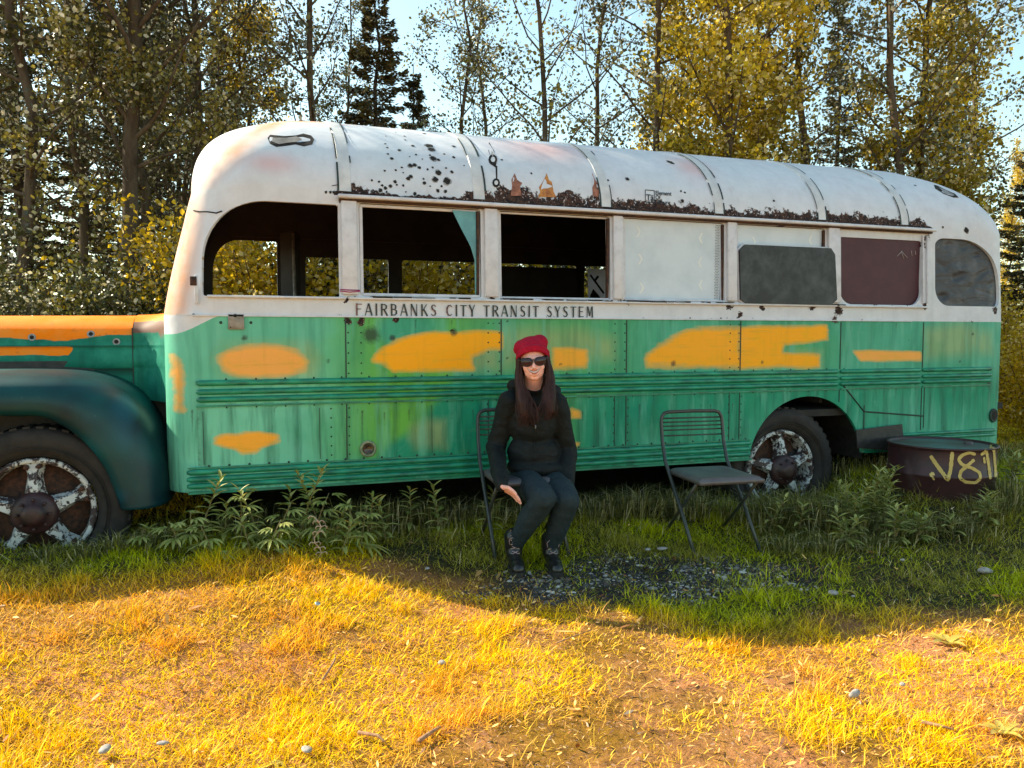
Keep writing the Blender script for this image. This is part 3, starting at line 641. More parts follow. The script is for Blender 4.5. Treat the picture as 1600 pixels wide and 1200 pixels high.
# ---- lettering on the belt ---------------------------------------
M['letter'] = mat('dark_green_lettering', (.02, .07, .06), (.06, .03, .03), 60, .6)
M['letterfaded'] = mat('faded_brown_lettering', (.10, .05, .05), (.25, .14, .13), 50, .6)
ST = {'F': [('v', 0), [(.0, 1, .5, 1)], [(.0, .55, .38, .55)]], 'I': [('v', 0)], 'T': [('v', .25), [(-.05, 1, .55, 1)]]}
def letter(ch):
    """strokes: (x0,z0,x1,z1,w) in em units, height 1"""
    W, t_ = .17, .085
    D = {'F': ([(.08,0,.08,1,W), (.16,.96,.52,.96,t_), (.16,.54,.42,.54,t_)], .60),
     'A': ([(.02,0,.30,1,t_), (.34,1,.62,0,W), (.14,.32,.46,.32,t_)], .72),
     'I': ([(.08,0,.08,1,W)], .26),
     'R': ([(.08,0,.08,1,W), (.16,.96,.36,.96,t_), (.36,.96,.50,.86,.10), (.50,.86,.50,.64,.15), (.50,.64,.36,.53,.10), (.36,.53,.18,.53,t_), (.30,.50,.58,0,W)], .68),
     'B': ([(.08,0,.08,1,W), (.16,.96,.34,.96,t_), (.34,.96,.46,.87,.1), (.46,.87,.46,.64,.14), (.46,.64,.34,.54,.09), (.16,.54,.36,.54,t_), (.36,.54,.52,.42,.1), (.52,.42,.52,.16,.15), (.52,.16,.38,.04,.1), (.16,.04,.38,.04,t_)], .68),
     'N': ([(.05,0,.05,1,t_), (.08,1,.54,0,W), (.58,0,.58,1,t_)], .76),
     'K': ([(.08,0,.08,1,W), (.18,.48,.52,1,t_), (.26,.55,.58,0,W)], .70),
     'S': ([(.46,.86,.34,.97,.08), (.34,.97,.18,.95,.09), (.18,.95,.09,.82,.12), (.09,.82,.13,.62,.14), (.13,.62,.40,.42,W), (.40,.42,.46,.22,.14), (.46,.22,.38,.06,.12), (.38,.06,.18,.03,.09), (.18,.03,.05,.14,.08)], .62),
     'C': ([(.56,.84,.42,.96,.08), (.42,.96,.24,.93,.1), (.24,.93,.10,.72,.15), (.10,.72,.10,.30,W), (.10,.30,.24,.07,.15), (.24,.07,.42,.04,.1), (.42,.04,.56,.16,.08)], .70),
     'T': ([(.27,0,.27,.9,W), (-.02,.96,.56,.96,t_)], .62),
     'Y': ([(.02,1,.26,.48,W), (.30,.48,.52,1,t_), (.28,0,.28,.46,W)], .62),
     'E': ([(.08,0,.08,1,W), (.16,.96,.50,.96,t_), (.16,.52,.42,.52,t_), (.16,.04,.52,.04,t_)], .62),
     'M': ([(.06,0,.10,1,t_), (.14,1,.36,.15,W), (.36,.15,.58,1,t_), (.62,1,.66,0,W)], .80)}
    return D[ch]
lt = MB()
def words(txt, x0, x1, z0, h):
    tot = 0; adv = []
    for ch in txt:
        a = .62 if ch == ' ' else letter(ch)[1]+.24; adv.append(a); tot += a
    k = (x1-x0)/(tot-.24); x = x0
    for i, ch in enumerate(txt):
        if ch != ' ':
            for (a, b_, c_, d_, w_) in letter(ch)[0]:
                p = Vector((x+a*k, 0, z0+b_*h)); q_ = Vector((x+c_*k, 0, z0+d_*h)); dv = (q_-p).normalized(); nn_ = Vector((-dv.z, 0, dv.x))*w_*k/2
                dv = dv*.012*h*3; vs = [p-nn_-dv, q_-nn_+dv, q_+nn_+dv, p+nn_-dv]
                lt.add([(v.x, -.0035-.0001*i, v.z) for v in vs], [(0, 1, 2, 3)], 1 if (i in (0, 8, 10, 14) and txt[0] == 'F') else 0)
        x += adv[i]*k
h_ = onY(740, 477)[2]-onY(740, 494)[2]
words('FAIRBANKS CITY TRANSIT SYSTEM', onY(556, 490)[0], onY(927, 490)[0], onY(740, 494)[2], h_)
lt.build('lettering', [M['letter'], M['letterfaded']], bus)
# worn patch behind the lettering
# ---- small sticker text on the roof --------------------------------
def text_mesh(body_, size):
    cu_ = bpy.data.curves.new('t', 'FONT'); cu_.body = body_; cu_.size = size; cu_.offset = .018; o = bpy.data.objects.new('t', cu_); COL.objects.link(o)
    dg = bpy.context.evaluated_depsgraph_get(); m_ = o.evaluated_get(dg).to_mesh(); vs = [v.co.copy() for v in m_.vertices]; fs = [tuple(p.vertices) for p in m_.polygons]
    bpy.data.objects.remove(o); return vs, fs
tx = MB()
def put_text(s_, px, py, hpx, wpx):
    vs, fs = text_mesh(s_, 1.0); xs = [v.x for v in vs]; ys = [v.y for v in vs]; kx = wpx/(max(xs)-min(xs)); ky = hpx/.72
    P = []
    for v in vs:
        h = hit(px+(v.x-min(xs))*kx, py-v.y*ky+(v.x-min(xs))*kx*.06); P.append(h[0]+h[1]*.003 if h else Vector((0, 0, 0)))
    tx.add(P, fs, 0)
put_text('Tä', 1009.5, 313, 9.5, 11.5); put_text('Element', 1024, 304.5, 6.5, 25); put_text('Of', 1024, 311.5, 6.5, 8); put_text('Leisure', 1024, 318.5, 6.5, 23)
def stroke(mb, pts, w_, mi=0):
    for a, b_ in zip(pts[:-1], pts[1:]):
        d = Vector((b_[0]-a[0], b_[1]-a[1])); n_ = Vector((-d.y, d.x)).normalized()*w_/2
        decal(mb, [(a[0]-n_.x, a[1]-n_.y), (b_[0]-n_.x, b_[1]-n_.y), (b_[0]+n_.x, b_[1]+n_.y), (a[0]+n_.x, a[1]+n_.y)], mi, .003)
stroke(tx, [(1008,297),(1022,298),(1022,317),(1008,316),(1008,297)], 1.1)
M['ink'] = mat('black_ink', (.015, .015, .02), None, 20, .6)
tag(tx.build('sticker_text', [M['ink']], roof), 'small black box logo with three lines of text')
# ---- fittings -----------------------------------------------------
fx = MB(); x, _, z = onY(369, 503); fx.box((x, -.006, z), (.085, .008, .085), bev=.002); fx.disc((x-.005, -.0115, z+.035), .010, (0, -1, 0), 10, 1)
fx.disc((x-.03, -.0115, z-.03), .004, (0, -1, 0), 8, 1); fx.build('bracket_plate', [mat('bare_tin', (.33, .30, .26), (.18, .15, .12), 20, .5), M['hole']], bus)
x, _, z = onY(575, 701); mk = MB(); mk.lathe([(.001, -.004), (.026, -.006), (.030, -.010), (.032, -.002)], (x, 0, z), 'y', 20, 0); mk.lathe([(.033, 0), (.036, -.016), (.044, -.018), (.050, -.008), (.051, 0)], (x, 0, z), 'y', 24, 1)
mk.build('marker_lamp', [M['lamp_glass'], mat('lamp_ring', (.30, .32, .2), (.12, .16, .1), 30, .35)], bus)
x, _, z = onY(1551, 649); h = hit(1551, 649, bvh1)
if h:
    p, nn_ = h; tl = MB(); a = nn_.orthogonal().normalized(); b_ = nn_.cross(a)
    for r_, of, mi in ((.052, .004, 1), (.042, .014, 1), (.036, .016, 0)): tl.disc(p+nn_*of, r_, nn_, 22, mi)
    ring = [p+nn_*.008+(a*math.cos(t_)+b_*math.sin(t_))*.05 for t_ in [6.2832*i/24 for i in range(25)]]; tl.tube(ring, .008, 6, 1, False)
    tl.build('tail_port', [M['hole'], M['darkgreen']], bus)
ht = MB(); x, _, z = onY(304, 452); ht.box((x+.01, .0, z), (.02, .02, .16), bev=.004); ht.box((x-.005, -.006, z+.045), (.035, .02, .05), bev=.004, mi=1); ht.build('mirror_hinge', [M['whitepaint'], M['rust']], bus)
stn = MB(); xa = 1.60; 
for dz in (0, .012): stn.tube([(1.585, -.018, 1.612+dz*.7), (1.64, -.022, 1.606+dz), (1.70, -.018, 1.612+dz*.5)], .0035, 6)
M['pinkcord'] = mat('magenta_cord', (.38, .04, .16), None, 30, .7); stn.build('magenta_cord', [M['pinkcord']], bus)
gr_ = MB()
cc_ = [(1268,509),(1270,504),(1276,503),(1279,508)]
# ---- interior: floor, far-side door post, seats remains ------------
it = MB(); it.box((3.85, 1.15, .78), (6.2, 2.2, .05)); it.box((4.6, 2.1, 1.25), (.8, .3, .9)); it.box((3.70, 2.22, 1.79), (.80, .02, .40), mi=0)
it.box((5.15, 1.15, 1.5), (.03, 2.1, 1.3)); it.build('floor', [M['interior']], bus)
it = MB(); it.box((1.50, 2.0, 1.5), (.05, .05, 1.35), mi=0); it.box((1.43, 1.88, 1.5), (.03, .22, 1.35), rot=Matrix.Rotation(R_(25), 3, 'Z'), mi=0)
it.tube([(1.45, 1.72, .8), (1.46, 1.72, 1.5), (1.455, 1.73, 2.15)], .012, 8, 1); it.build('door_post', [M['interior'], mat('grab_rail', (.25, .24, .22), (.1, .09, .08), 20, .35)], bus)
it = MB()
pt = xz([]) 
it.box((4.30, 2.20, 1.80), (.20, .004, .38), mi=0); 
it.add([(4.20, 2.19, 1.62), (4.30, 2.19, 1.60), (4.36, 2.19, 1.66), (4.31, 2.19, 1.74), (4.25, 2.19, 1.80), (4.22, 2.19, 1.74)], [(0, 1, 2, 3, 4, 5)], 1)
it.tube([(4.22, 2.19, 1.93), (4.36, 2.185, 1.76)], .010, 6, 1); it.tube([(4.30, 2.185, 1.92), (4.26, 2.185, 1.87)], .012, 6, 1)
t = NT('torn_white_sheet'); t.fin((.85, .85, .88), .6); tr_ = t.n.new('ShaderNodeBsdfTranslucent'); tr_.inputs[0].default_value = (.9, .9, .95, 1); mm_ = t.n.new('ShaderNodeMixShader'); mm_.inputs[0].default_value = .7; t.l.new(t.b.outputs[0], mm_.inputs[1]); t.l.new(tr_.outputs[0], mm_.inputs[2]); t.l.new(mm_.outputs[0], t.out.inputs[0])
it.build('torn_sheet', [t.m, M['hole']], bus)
# dash and steering wheel
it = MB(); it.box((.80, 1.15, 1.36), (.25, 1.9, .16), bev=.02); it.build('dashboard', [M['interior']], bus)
# chassis below
ch = MB(); ch.box((2.9, .60, .70), (7.9, .10, .14)); ch.box((2.9, 1.70, .70), (7.9, .10, .14)); ch.tube([(4.95, .15, .42), (4.95, 2.15, .42)], .07, 10); ch.tube([(-.02, .15, .42), (-.02, 2.15, .42)], .06, 10)
ch.box((3.3, 1.1, .60), (2.0, 1.4, .2)); ch.box((1.6, 1.1, .52), (1.4, .8, .3)); ch.lathe([(.0, -.2), (.2, -.16), (.22, 0), (.2, .16), (0, .2)], (4.95, 1.15, .42), 'y', 16)
ch.build('chassis', [M['blackmetal']], bus)
# wheel housing
wh = MB(); N_ = 24; vs = []; 
for i in range(N_+1):
    a = math.pi*i/N_; x = 4.95+.52*math.cos(a); z = .42+.50*math.sin(a)
    vs += [(x, .015, z), (x, .72, z)]
wh.add(vs, [(2*i, 2*i+1, 2*i+3, 2*i+2) for i in range(N_)], 0, True)
wh.build('wheel_housing', [M['blackmetal']], bus)
# sheet of dark metal hanging behind the rear wheel
fl = MB(); pts = [onY(*p, -.05) for p in ((1338,672),(1410,663),(1412,690),(1405,705),(1340,700))]
fl.add([tuple(p) for p in pts]+[(p[0], p[1]+.012, p[2]) for p in pts], [(0, 1, 2, 3, 4), (9, 8, 7, 6, 5)]+[(i, (i+1) % 5, 5+(i+1) % 5, 5+i) for i in range(5)]); fl.build('mud_flap', [M['blackmetal']], bus)
# ---- wheels -------------------------------------------------------
t = NT('chipped_wheel_paint'); n1 = t.noise(13, 6, .75); n2 = t.noise(40, 4); c = t.mix(t.mr(n1, .50, .53), (.52, .54, .54), (.04, .026, .028)); c = t.mix(t.mr(n2, .56, .59), c, (.02, .012, .012))
M['wheelpaint'] = t.fin(c, .6)
M['hub'] = mat('hub_maroon', (.045, .016, .018), (.02, .01, .01), 20, .5)
def wheel(name, x, z, rt=.455):
    w_ = empty_part(name, bus, (x, .12, z))
    ty = MB(); prof = [(.285, .02), (.30, -.06), (.33, -.085), (.39, -.10), (.43, -.092), (.448, -.07), (rt, -.05), (rt, .10), (.44, .13), (.38, .15), (.30, .12)]
    ty.lathe(prof, (x, .13, z), 'y', 64, 0)
    for i in range(46):
        a = 2*math.pi*i/46; ty.box((x+math.cos(a)*(rt-.002), .15, z+math.sin(a)*(rt-.002)), (.016, .17, .034), rot=Matrix.Rotation(-a, 3, 'Y'))
    for r_ in (.345, .36): ty.lathe([(r_-.003, -.089-.0*r_), (r_, -.101), (r_+.003, -.094)], (x, .13, z), 'y', 64, 0)
    ty.build('tyre', [M['blackrubber']], w_)
    rm = MB(); rm.lathe([(.292, -.045), (.288, -.064), (.268, -.066), (.262, -.05), (.255, -.02), (.25, .10)], (x, .13, z), 'y', 56, 0)
    rm.lathe([(.25, .07), (.20, .03), (.12, .02), (.001, .02)], (x, .13, z), 'y', 40, 2)
    # five-spoke cast wheel
    rot0 = .35
    for k in range(5):
        a = rot0+2*math.pi*k/5; d = Vector((math.cos(a), 0, math.sin(a))); s_ = Vector((-math.sin(a), 0, math.cos(a)))
        c0 = Vector((x, .13, z)); V_ = []
        for r_, hw_, y_ in ((.07, .058, -.075), (.13, .046, -.080), (.19, .036, -.062), (.235, .050, -.045), (.262, .062, -.038)):
            V_ += [c0+d*r_+s_*hw_+Vector((0, y_+.05, 0)), c0+d*r_+s_*hw_*.55+Vector((0, y_-.012, 0)), c0+d*r_-s_*hw_*.55+Vector((0, y_-.012, 0)), c0+d*r_-s_*hw_+Vector((0, y_+.05, 0))]
        rm.add(V_, [(i*4+j, i*4+j+1, (i+1)*4+j+1, (i+1)*4+j) for i in range(4) for j in range(3)], 0, False)
        for sg in (-1, 1): rm.lathe([(.0, -.075), (.012, -.075), (.014, -.06), (.014, -.03)], (x+d.x*.245+s_.x*.03*sg, .13, z+d.z*.245+s_.z*.03*sg), 'y', 8, 2)
    rm.build('rim', [M['wheelpaint'], M['hub'], M['rust']], w_)
    hb_ = MB(); hb_.lathe([(.115, -.07), (.112, -.10), (.09, -.118), (.06, -.122), (.055, -.15), (.03, -.158), (.001, -.158)], (x, .13, z), 'y', 32, 0)
    for k in range(8): a = 2*math.pi*k/8; hb_.lathe([(.001, -.135), (.008, -.135), (.009, -.115)], (x+.078*math.cos(a), .13, z+.078*math.sin(a)), 'y', 6, 0)
    hb_.build('hub', [M['hub']], w_)
def empty_part(name, parent, loc):
    o = bpy.data.objects.new(name, None); o.empty_display_size = .1; COL.objects.link(o); o.parent = parent; o.location = Vector(loc)-parent.location; return o
wheel('wheel', -.02, .41); wheel('wheel', 4.78, .37)
def wheel_copy(): pass
# far side wheels, simple copies of the near ones
near_w = [o for o in bpy.data.objects if o.parent == bus and o.name.startswith('wheel') and o.type == 'EMPTY']
for w0 in near_w:
    w1 = w0.copy(); COL.objects.link(w1); w1.location = (w0.location.x, 2.3-.12-1.15, w0.location.z); w1.scale = (1, -1, 1)
    for c_ in list(w0.children): c2 = c_.copy(); COL.objects.link(c2); c2.parent = w1
# ---- front fender, hood, cowl -------------------------------------
t = NT('fender_paint'); n1 = t.noise(1.8, 3, .5, .2); n2 = t.noise(30, 4); n3 = t.noise(1.3, 2)
c = t.mix(t.mr(n1, .42, .66), (.003, .024, .032), (.004, .078, .080)); c = t.mix(t.mr(n3, .56, .62, 0, .7), c, (.008, .10, .15)); c = t.mix(t.mr(t.noise(70, 2), .74, .76, 0, .6), c, (.2, .25, .25))
M['fender'] = t.fin(c, .40, spec=.3)
O_ = [(-.98,.55),(-.80,.78),(-.60,.92),(-.40,.985),(-.14,.94),(.03,.93),(.13,.88),(.21,.81),(.28,.72),(.335,.62),(.375,.50),(.40,.41)]
K_ = [(-1.12,.55),(-1.02,.85),(-.85,1.05),(-.60,1.14),(-.30,1.155),(.06,1.15),(.25,1.125),(.40,1.06),(.51,.95),(.585,.80),(.625,.62),(.64,.41)]
def resample(P, n):
    P = np.array(P); 
    # Catmull-Rom
    out = []; m_ = len(P)
    for i in range(m_-1):
        p0, p1, p2, p3 = P[max(i-1, 0)], P[i], P[i+1], P[min(i+2, m_-1)]
        for k in range(n):
            t_ = k/n; out.append(.5*((2*p1)+(-p0+p2)*t_+(2*p0-5*p1+4*p2-p3)*t_*t_+(-p0+3*p1-3*p2+p3)*t_**3))
    out.append(P[-1]); return np.array(out)
Oa, Ka = resample(O_, 6), resample(K_, 6)
SEC = [(.0, .06), (.0, .0), (.01, -.022), (.06, -.045), (.20, -.062), (.40, -.066), (.60, -.050), (.78, -.01), (.90, .06), (.97, .16), (1.0, .30), (1.0, .50), (.98, .72)]
fv = []; 
for a, b_ in zip(Oa, Ka):
    for u, y_ in SEC:
        p = a*(1-u)+b_*u; fv.append((p[0], y_+.03, p[1]))
ns_ = len(SEC); fe = MB(); fe.add(fv, [(i*ns_+j, i*ns_+j+1, (i+1)*ns_+j+1, (i+1)*ns_+j) for i in range(len(Oa)-1) for j in range(ns_-1)], 0, True)
fo = fe.build('fender', [M['fender']], bus); md = fo.modifiers.new('s', 'SOLIDIFY'); md.thickness = .006; md.offset = -1
f2 = fo.copy(); COL.objects.link(f2); f2.scale = (1, -1, 1); f2.location = (fo.location.x, fo.location.y+2.3, fo.location.z)
# inner wing panel between fender and hood
for yy in (.66, 1.64):
    iw = MB(); iw.add([(-1.0,yy,.45),(.62,yy,.45),(.62,yy,1.2),(-1.0,yy,1.2)], [(0,1,2,3)]); iw.build('inner_wing', [M['blackmetal']], bus)
t = NT('hood_paint'); ab = t.attr('mask'); mk_ = t.sep(ab.outputs['Color']); n1 = t.noise(7, 6, .65); n2 = t.noise(35, 4)
g = t.mix(t.mr(n1, .4, .7), (.012, .17, .115), (.03, .27, .18)); g = t.mix(t.mr(t.noise(12, 3, .6, sc3=(1, 1, .1)), .52, .7, 0, .5), g, (.01, .09, .06))
oc = t.mix(t.mr(n1, .38, .7), (1.0, .22, .0), (.88, .28, .04)); oc = t.mix(t.mr(n2, .6, .68, 0, .4), oc, (.35, .13, .04))
m_ = t.mr(t.math('ADD', mk_[0], t.math('MULTIPLY', t.math('SUBTRACT', t.noise(4, 5, .6), .5), .5)), .48, .54)
c = t.mix(m_, g, oc); c = t.mix(t.mr(mk_[1], .3, .7, 0, .85), c, (.22, .09, .075)); c = t.mix(t.mr(mk_[2], .3, .7, 0, .9), c, (.015, .03, .025))
t.bump(n1, .2, .01); M['hood'] = t.fin(c, .6, spec=.12)
# hood section: (y from centre, z) ; centre y = 1.15
def hoodsec(k):   # k 0 at the nose, 1 at cowl
    wv = .36+.14*k; zt = 1.47+.015*k; a = []
    for i in range(17): 
        th_ = math.pi/2*(1-i/16); a.append((wv*math.cos(th_)**.75, zt-.16+.16*math.sin(th_)**.8))
    a += [(wv+.004, 1.30), (wv+.012, 1.292), (wv+.012, 1.284), (wv+.004, 1.276), (wv+.012, 1.262), (wv+.02, 1.20), (wv+.022, 1.165), (wv+.010, 1.155), (wv+.008, 1.148)]
    a += [(wv+.008, 1.05), (wv+.008, .95)]
    return a
def loft(rows, name, mats, smooth=True, cols=None, parent=bus):
    n_ = len(rows[0]); V_ = np.array([p for r in rows for p in r]); idx = np.arange(len(V_)).reshape(len(rows), n_)
    Fq = np.stack([idx[:-1, :-1], idx[1:, :-1], idx[1:, 1:], idx[:-1, 1:]], -1).reshape(-1, 4)
    return link(name, fast_mesh(name, V_, Fq, mats, cols(V_) if cols else None, smooth), parent)
def hood_cols(V_):
    X, Y, Z = V_.T; rs_ = vnoise(X+4, Z*3, 3, 21)
    o = np.where(Z > 1.37, 1.0, 0)*1.0
    o = np.maximum(o, np.where((Z > 1.292), .30+.9*(Z-1.30)/.1+.35*(rs_-.5)-.25*sstep(.0, .4, X), 0))
    o = np.maximum(o, np.where((Z < 1.29) & (Z > 1.2), .9*sstep(.12, .02, X)*(.8+.4*rs_)+.2, 0))
    br = sstep(.44, .47, X)*sstep(1.49, 1.44, Z)*sstep(1.34, 1.37, Z)
    sea = np.exp(-np.abs(Z-1.288)/.006)+np.exp(-np.abs(Z-1.150)/.006)
    return {'mask': np.stack([np.clip(o, 0, 1), br, np.clip(sea, 0, 1)], 1)}
def full(sec, x): return [(x, 1.15+y_, z_) for y_, z_ in reversed(sec)]+[(x, 1.15-y_, z_) for y_, z_ in sec[1:]]
rows = [full(hoodsec(i/40), -1.25+i*(1.66/40)) for i in range(41)]
loft(rows, 'hood', [M['hood']], True, hood_cols)
def cowlsec(k):
    a = hoodsec(1.0); b0 = [(p[0]+.006, p[1]+.006) for p in a]; w1_ = 1.02; out = []
    for (y_, z_), i in zip(b0, range(len(b0))):
        # body-side target: wide rounded box
        ty_ = w1_*min(1, (y_/.5))**.9; tz_ = 1.52-.05*(min(1, y_/.5))**3 if i < 17 else z_
        e = k**2.2; out.append((y_*(1-e)+ty_*e, z_*(1-e*.9)+tz_*e*.9))
    return out
rows = [full(cowlsec(i/14), .415+i*.26/14) for i in range(15)]
def cowl_cols(V_):
    c_ = hood_cols(V_); m_ = c_['mask']; X, Y, Z = V_.T; m_[:, 2] = 0; m_[:, 0] = (Z > 1.44)*1.0; m_[:, 1] = sstep(1.36, 1.38, Z)*(Z < 1.44)*.9; return c_
loft(rows, 'cowl', [M['hood']], True, cowl_cols)
hh = MB()
for px, py in ((50,527),(142,522),(182,534)):
    # dimples with a hole on the near shoulder of the hood
    d = Vector(ray(px, py)).normalized(); hb2 = None
    bh = BVHTree.FromPolygons([tuple(v.co) for v in bpy.data.meshes['hood'].vertices], [tuple(p.vertices) for p in bpy.data.meshes['hood'].polygons])
    h = bh.ray_cast(Vector(CAM), d, 20)
    if h[0] is not None:
        n_ = h[1] if h[1].dot(d) < 0 else -h[1]; hh.disc(h[0]+n_*.002, .022, n_, 14, 1); hh.disc(h[0]+n_*.004, .012, n_, 12, 0)
hh.build('hood_holes', [M['hole'], M['dent']], bus)
sp = MB(); sp.box((.412, .64, 1.22), (.006, .02, .36)); sp.build('hood_gap', [M['darkgreen']], bus)
# nose: grille shell, headlamps, bumper (just outside the frame)
gs = MB(); sec = full(hoodsec(0), -1.25); g2 = [(x-.05, 1.15+(y_-1.15)*.97, z_-.01) for x, y_, z_ in sec]; n_ = len(sec)
gs.add(sec+g2, [(i, i+1, n_+i+1, n_+i) for i in range(n_-1)], 0, True)
for i in range(12): gs.box((-1.285, 1.15, 1.0+i*.036), (.02, .62, .014), mi=1)
gs.box((-1.262, 1.15, 1.18), (.01, .66, .48), mi=2); gs.build('grille', [M['hood'], M['whitepaint'], M['hole']], bus)
for yy in (.42, 1.88):
    hl = MB(); hl.lathe([(.001, -.10), (.06, -.09), (.09, -.05), (.095, 0), (.085, .1), (.04, .18), (.001, .19)], (-1.0, yy, 1.22), 'x', 24, 0); hl.tube([(-.95, yy, 1.15), (-.92, yy, 1.02)], .02, 8); hl.build('headlight', [M['fender']], bus)
bp = MB(); bp.box((-1.38, 1.15, .62), (.05, 2.2, .2), bev=.02); bp.build('bumper', [M['blackmetal']], bus)
# ================================================================ GROUND
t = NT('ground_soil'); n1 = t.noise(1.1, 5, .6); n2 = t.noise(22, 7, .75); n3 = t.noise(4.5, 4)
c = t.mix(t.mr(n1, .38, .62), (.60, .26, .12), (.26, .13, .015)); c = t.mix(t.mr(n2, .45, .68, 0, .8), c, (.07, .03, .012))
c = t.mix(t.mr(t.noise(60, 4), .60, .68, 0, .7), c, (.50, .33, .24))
zone = t.sep(t.attr('zone').outputs['Color']); c = t.mix(zone[0], c, t.mix(t.mr(n2, .4, .6), (.022, .022, .012), (.06, .06, .022))); c = t.mix(zone[1], c, t.mix(t.mr(n2, .4, .62), (.060, .055, .050), (.018, .017, .016)))  # soil painted darker inside the bus's shadow outline
t.bump(t.math('ADD', n2, n3), .8, .03); M['soil'] = t.fin(c, .95, spec=.15)
def axis(a, b, d, far):
    mid = np.arange(a, b+1e-6, d); k = [0]; s = d
    while k[-1] < far: s *= 1.35; k.append(k[-1]+s)
    k = np.array(k[1:]); return np.concatenate([a-k[::-1], mid, b+k])
def shade_zone(x, y):   # lusher grass near the bus, with its cast shadow painted into the colours
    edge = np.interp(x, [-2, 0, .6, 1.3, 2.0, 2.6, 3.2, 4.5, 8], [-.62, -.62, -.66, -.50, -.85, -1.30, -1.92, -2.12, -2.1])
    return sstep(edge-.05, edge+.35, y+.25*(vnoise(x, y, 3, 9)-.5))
def gravel_zone(x, y): 
    d = np.hypot((x-3.15)/.95, (y+1.05+.12*(x-3.1))/.36); return sstep(1.15, .75, d+.45*(vnoise(x, y, 5, 31)-.5))
gx = axis(-3, 9, .05, 400); gy = axis(-4, 4, .05, 600)
X, Y = np.meshgrid(gx, gy, indexing='ij'); Z = ground(X, Y)
idx = np.arange(X.size).reshape(X.shape)
Fq = np.stack([idx[:-1, :-1], idx[1:, :-1], idx[1:, 1:], idx[:-1, 1:]], -1).reshape(-1, 4)
xf_, yf_ = X.ravel(), Y.ravel()
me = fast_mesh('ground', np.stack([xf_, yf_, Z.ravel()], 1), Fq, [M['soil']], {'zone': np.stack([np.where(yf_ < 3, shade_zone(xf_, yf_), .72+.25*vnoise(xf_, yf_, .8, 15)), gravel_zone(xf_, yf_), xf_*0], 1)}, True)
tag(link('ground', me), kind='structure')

# ================================================================ GRASS
def blade_mesh(name, P, H, W, az, lean, col, mat_, curl=.5):
    n = len(P); d = np.stack([np.cos(az), np.sin(az), 0*az], 1); s = np.stack([-np.sin(az), np.cos(az), 0*az], 1)
    tw = np.random.RandomState(n).uniform(-1.2, 1.2, n); s = s*np.cos(tw)[:, None]+d*np.sin(tw)[:, None]*.6
    up = np.array([0, 0, 1.]); sl, cl = np.sin(lean)[:, None], np.cos(lean)[:, None]; l2 = lean+curl*(1-lean/1.6)
    s2, c2 = np.sin(l2)[:, None], np.cos(l2)[:, None]; h = H[:, None]; w = W[:, None]
    m = P+(d*sl+up*cl)*h*.5; tp = m+(d*s2+up*c2)*h*.5
    V = np.stack([P-s*w/2, P+s*w/2, m+s*w*.42, m-s*w*.42, tp], 1).reshape(-1, 3)
    b = np.arange(n)[:, None]*5; Q = b+np.array([[0, 1, 2, 3]]); T3 = b+np.array([[3, 2, 4]])
    C = np.repeat(col, 5, 0); return fast_mesh(name, V, [Q, T3], [mat_], {'col': C})
def leafy_mat(name, attr='col', rough=.55, trans=.35, rnd=.25):
    t = NT(name); a = t.attr(attr).outputs['Color']; g = t.n.new('ShaderNodeNewGeometry'); r = g.outputs['Random Per Island']
    c = t.mix(1.0, a, t.mix(t.mr(r, 0, 1), (1-rnd,)*3, (1+rnd,)*3), 'MULTIPLY')
    t.fin(c, rough, spec=.12); tr = t.n.new('ShaderNodeBsdfTranslucent'); t.l.new(c, tr.inputs[0]); ms_ = t.n.new('ShaderNodeMixShader'); ms_.inputs[0].default_value = trans
    t.l.new(t.b.outputs[0], ms_.inputs[1]); t.l.new(tr.outputs[0], ms_.inputs[2]); t.l.new(ms_.outputs[0], t.out.inputs[0]); return t.m
M['grass'] = leafy_mat('grass_blades', trans=.25, rnd=.45)
rs = np.random.RandomState(7)
def in_view(x, y, mg=.9):
    v = np.stack([x-CAM[0], y-CAM[1]], 1); dep = v@fh[:2]; lat = v@cr[:2]; return (dep > 1.9) & (np.abs(lat) < dep*.66+mg)
def scatter(n, x0, x1, y0, y1, dens=None):
    x = rs.uniform(x0, x1, n); y = rs.uniform(y0, y1, n); k = in_view(x, y)
    if dens is not None: k &= rs.rand(n) < dens(x, y)
    return x[k], y[k]
def grass_dens(x, y):
    d = .25+1.0*sstep(.30, .62, vnoise(x, y, 1.6, 41)*.6+vnoise(x, y, 5, 42)*.4)
    bare = np.maximum(sstep(.9, 0, np.hypot((x-2.3)/1.2, (y+2.45)/.55)), sstep(1, .2, np.hypot((x-4.4)/.9, (y+2.9)/.7))*.6); bare = np.maximum(bare, sstep(1, 0, np.hypot((x-3.9)/.5, (y+2.15)/.2))*.8)
    bare = np.maximum(bare, sstep(1, .2, np.hypot((x+.3)/.9, (y+.95)/.30))*.8); bare = np.maximum(bare, sstep(.47, .32, vnoise(x, y, 2.3, 43)*.6+vnoise(x, y, 8, 44)*.4)*.55*sstep(-1.6, -2.2, y))
    return np.clip(d-.85*bare, .10, 1)*(1-.86*gravel_zone(x, y))
x, y = scatter(820000, -3, 8.5, -3.3, .1, grass_dens); n = len(x)
sh = shade_zone(x, y); pn = vnoise(x, y, 1.9, 51)*.55+vnoise(x, y, 6, 52)*.45; yel = np.array([.95, .63, .0]); org = np.array([.90, .50, .02]); dry = np.array([.78, .42, .12]); grn = np.array([.42, .36, .016]); olv = np.array([.36, .33, .04]); lush_shade = np.array([.50, .52, .006])
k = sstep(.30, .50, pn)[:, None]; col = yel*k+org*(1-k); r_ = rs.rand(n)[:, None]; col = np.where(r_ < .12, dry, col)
bare_ = (1-grass_dens(x, y))[:, None]; col = col*(1-.5*bare_)+dry*.5*bare_
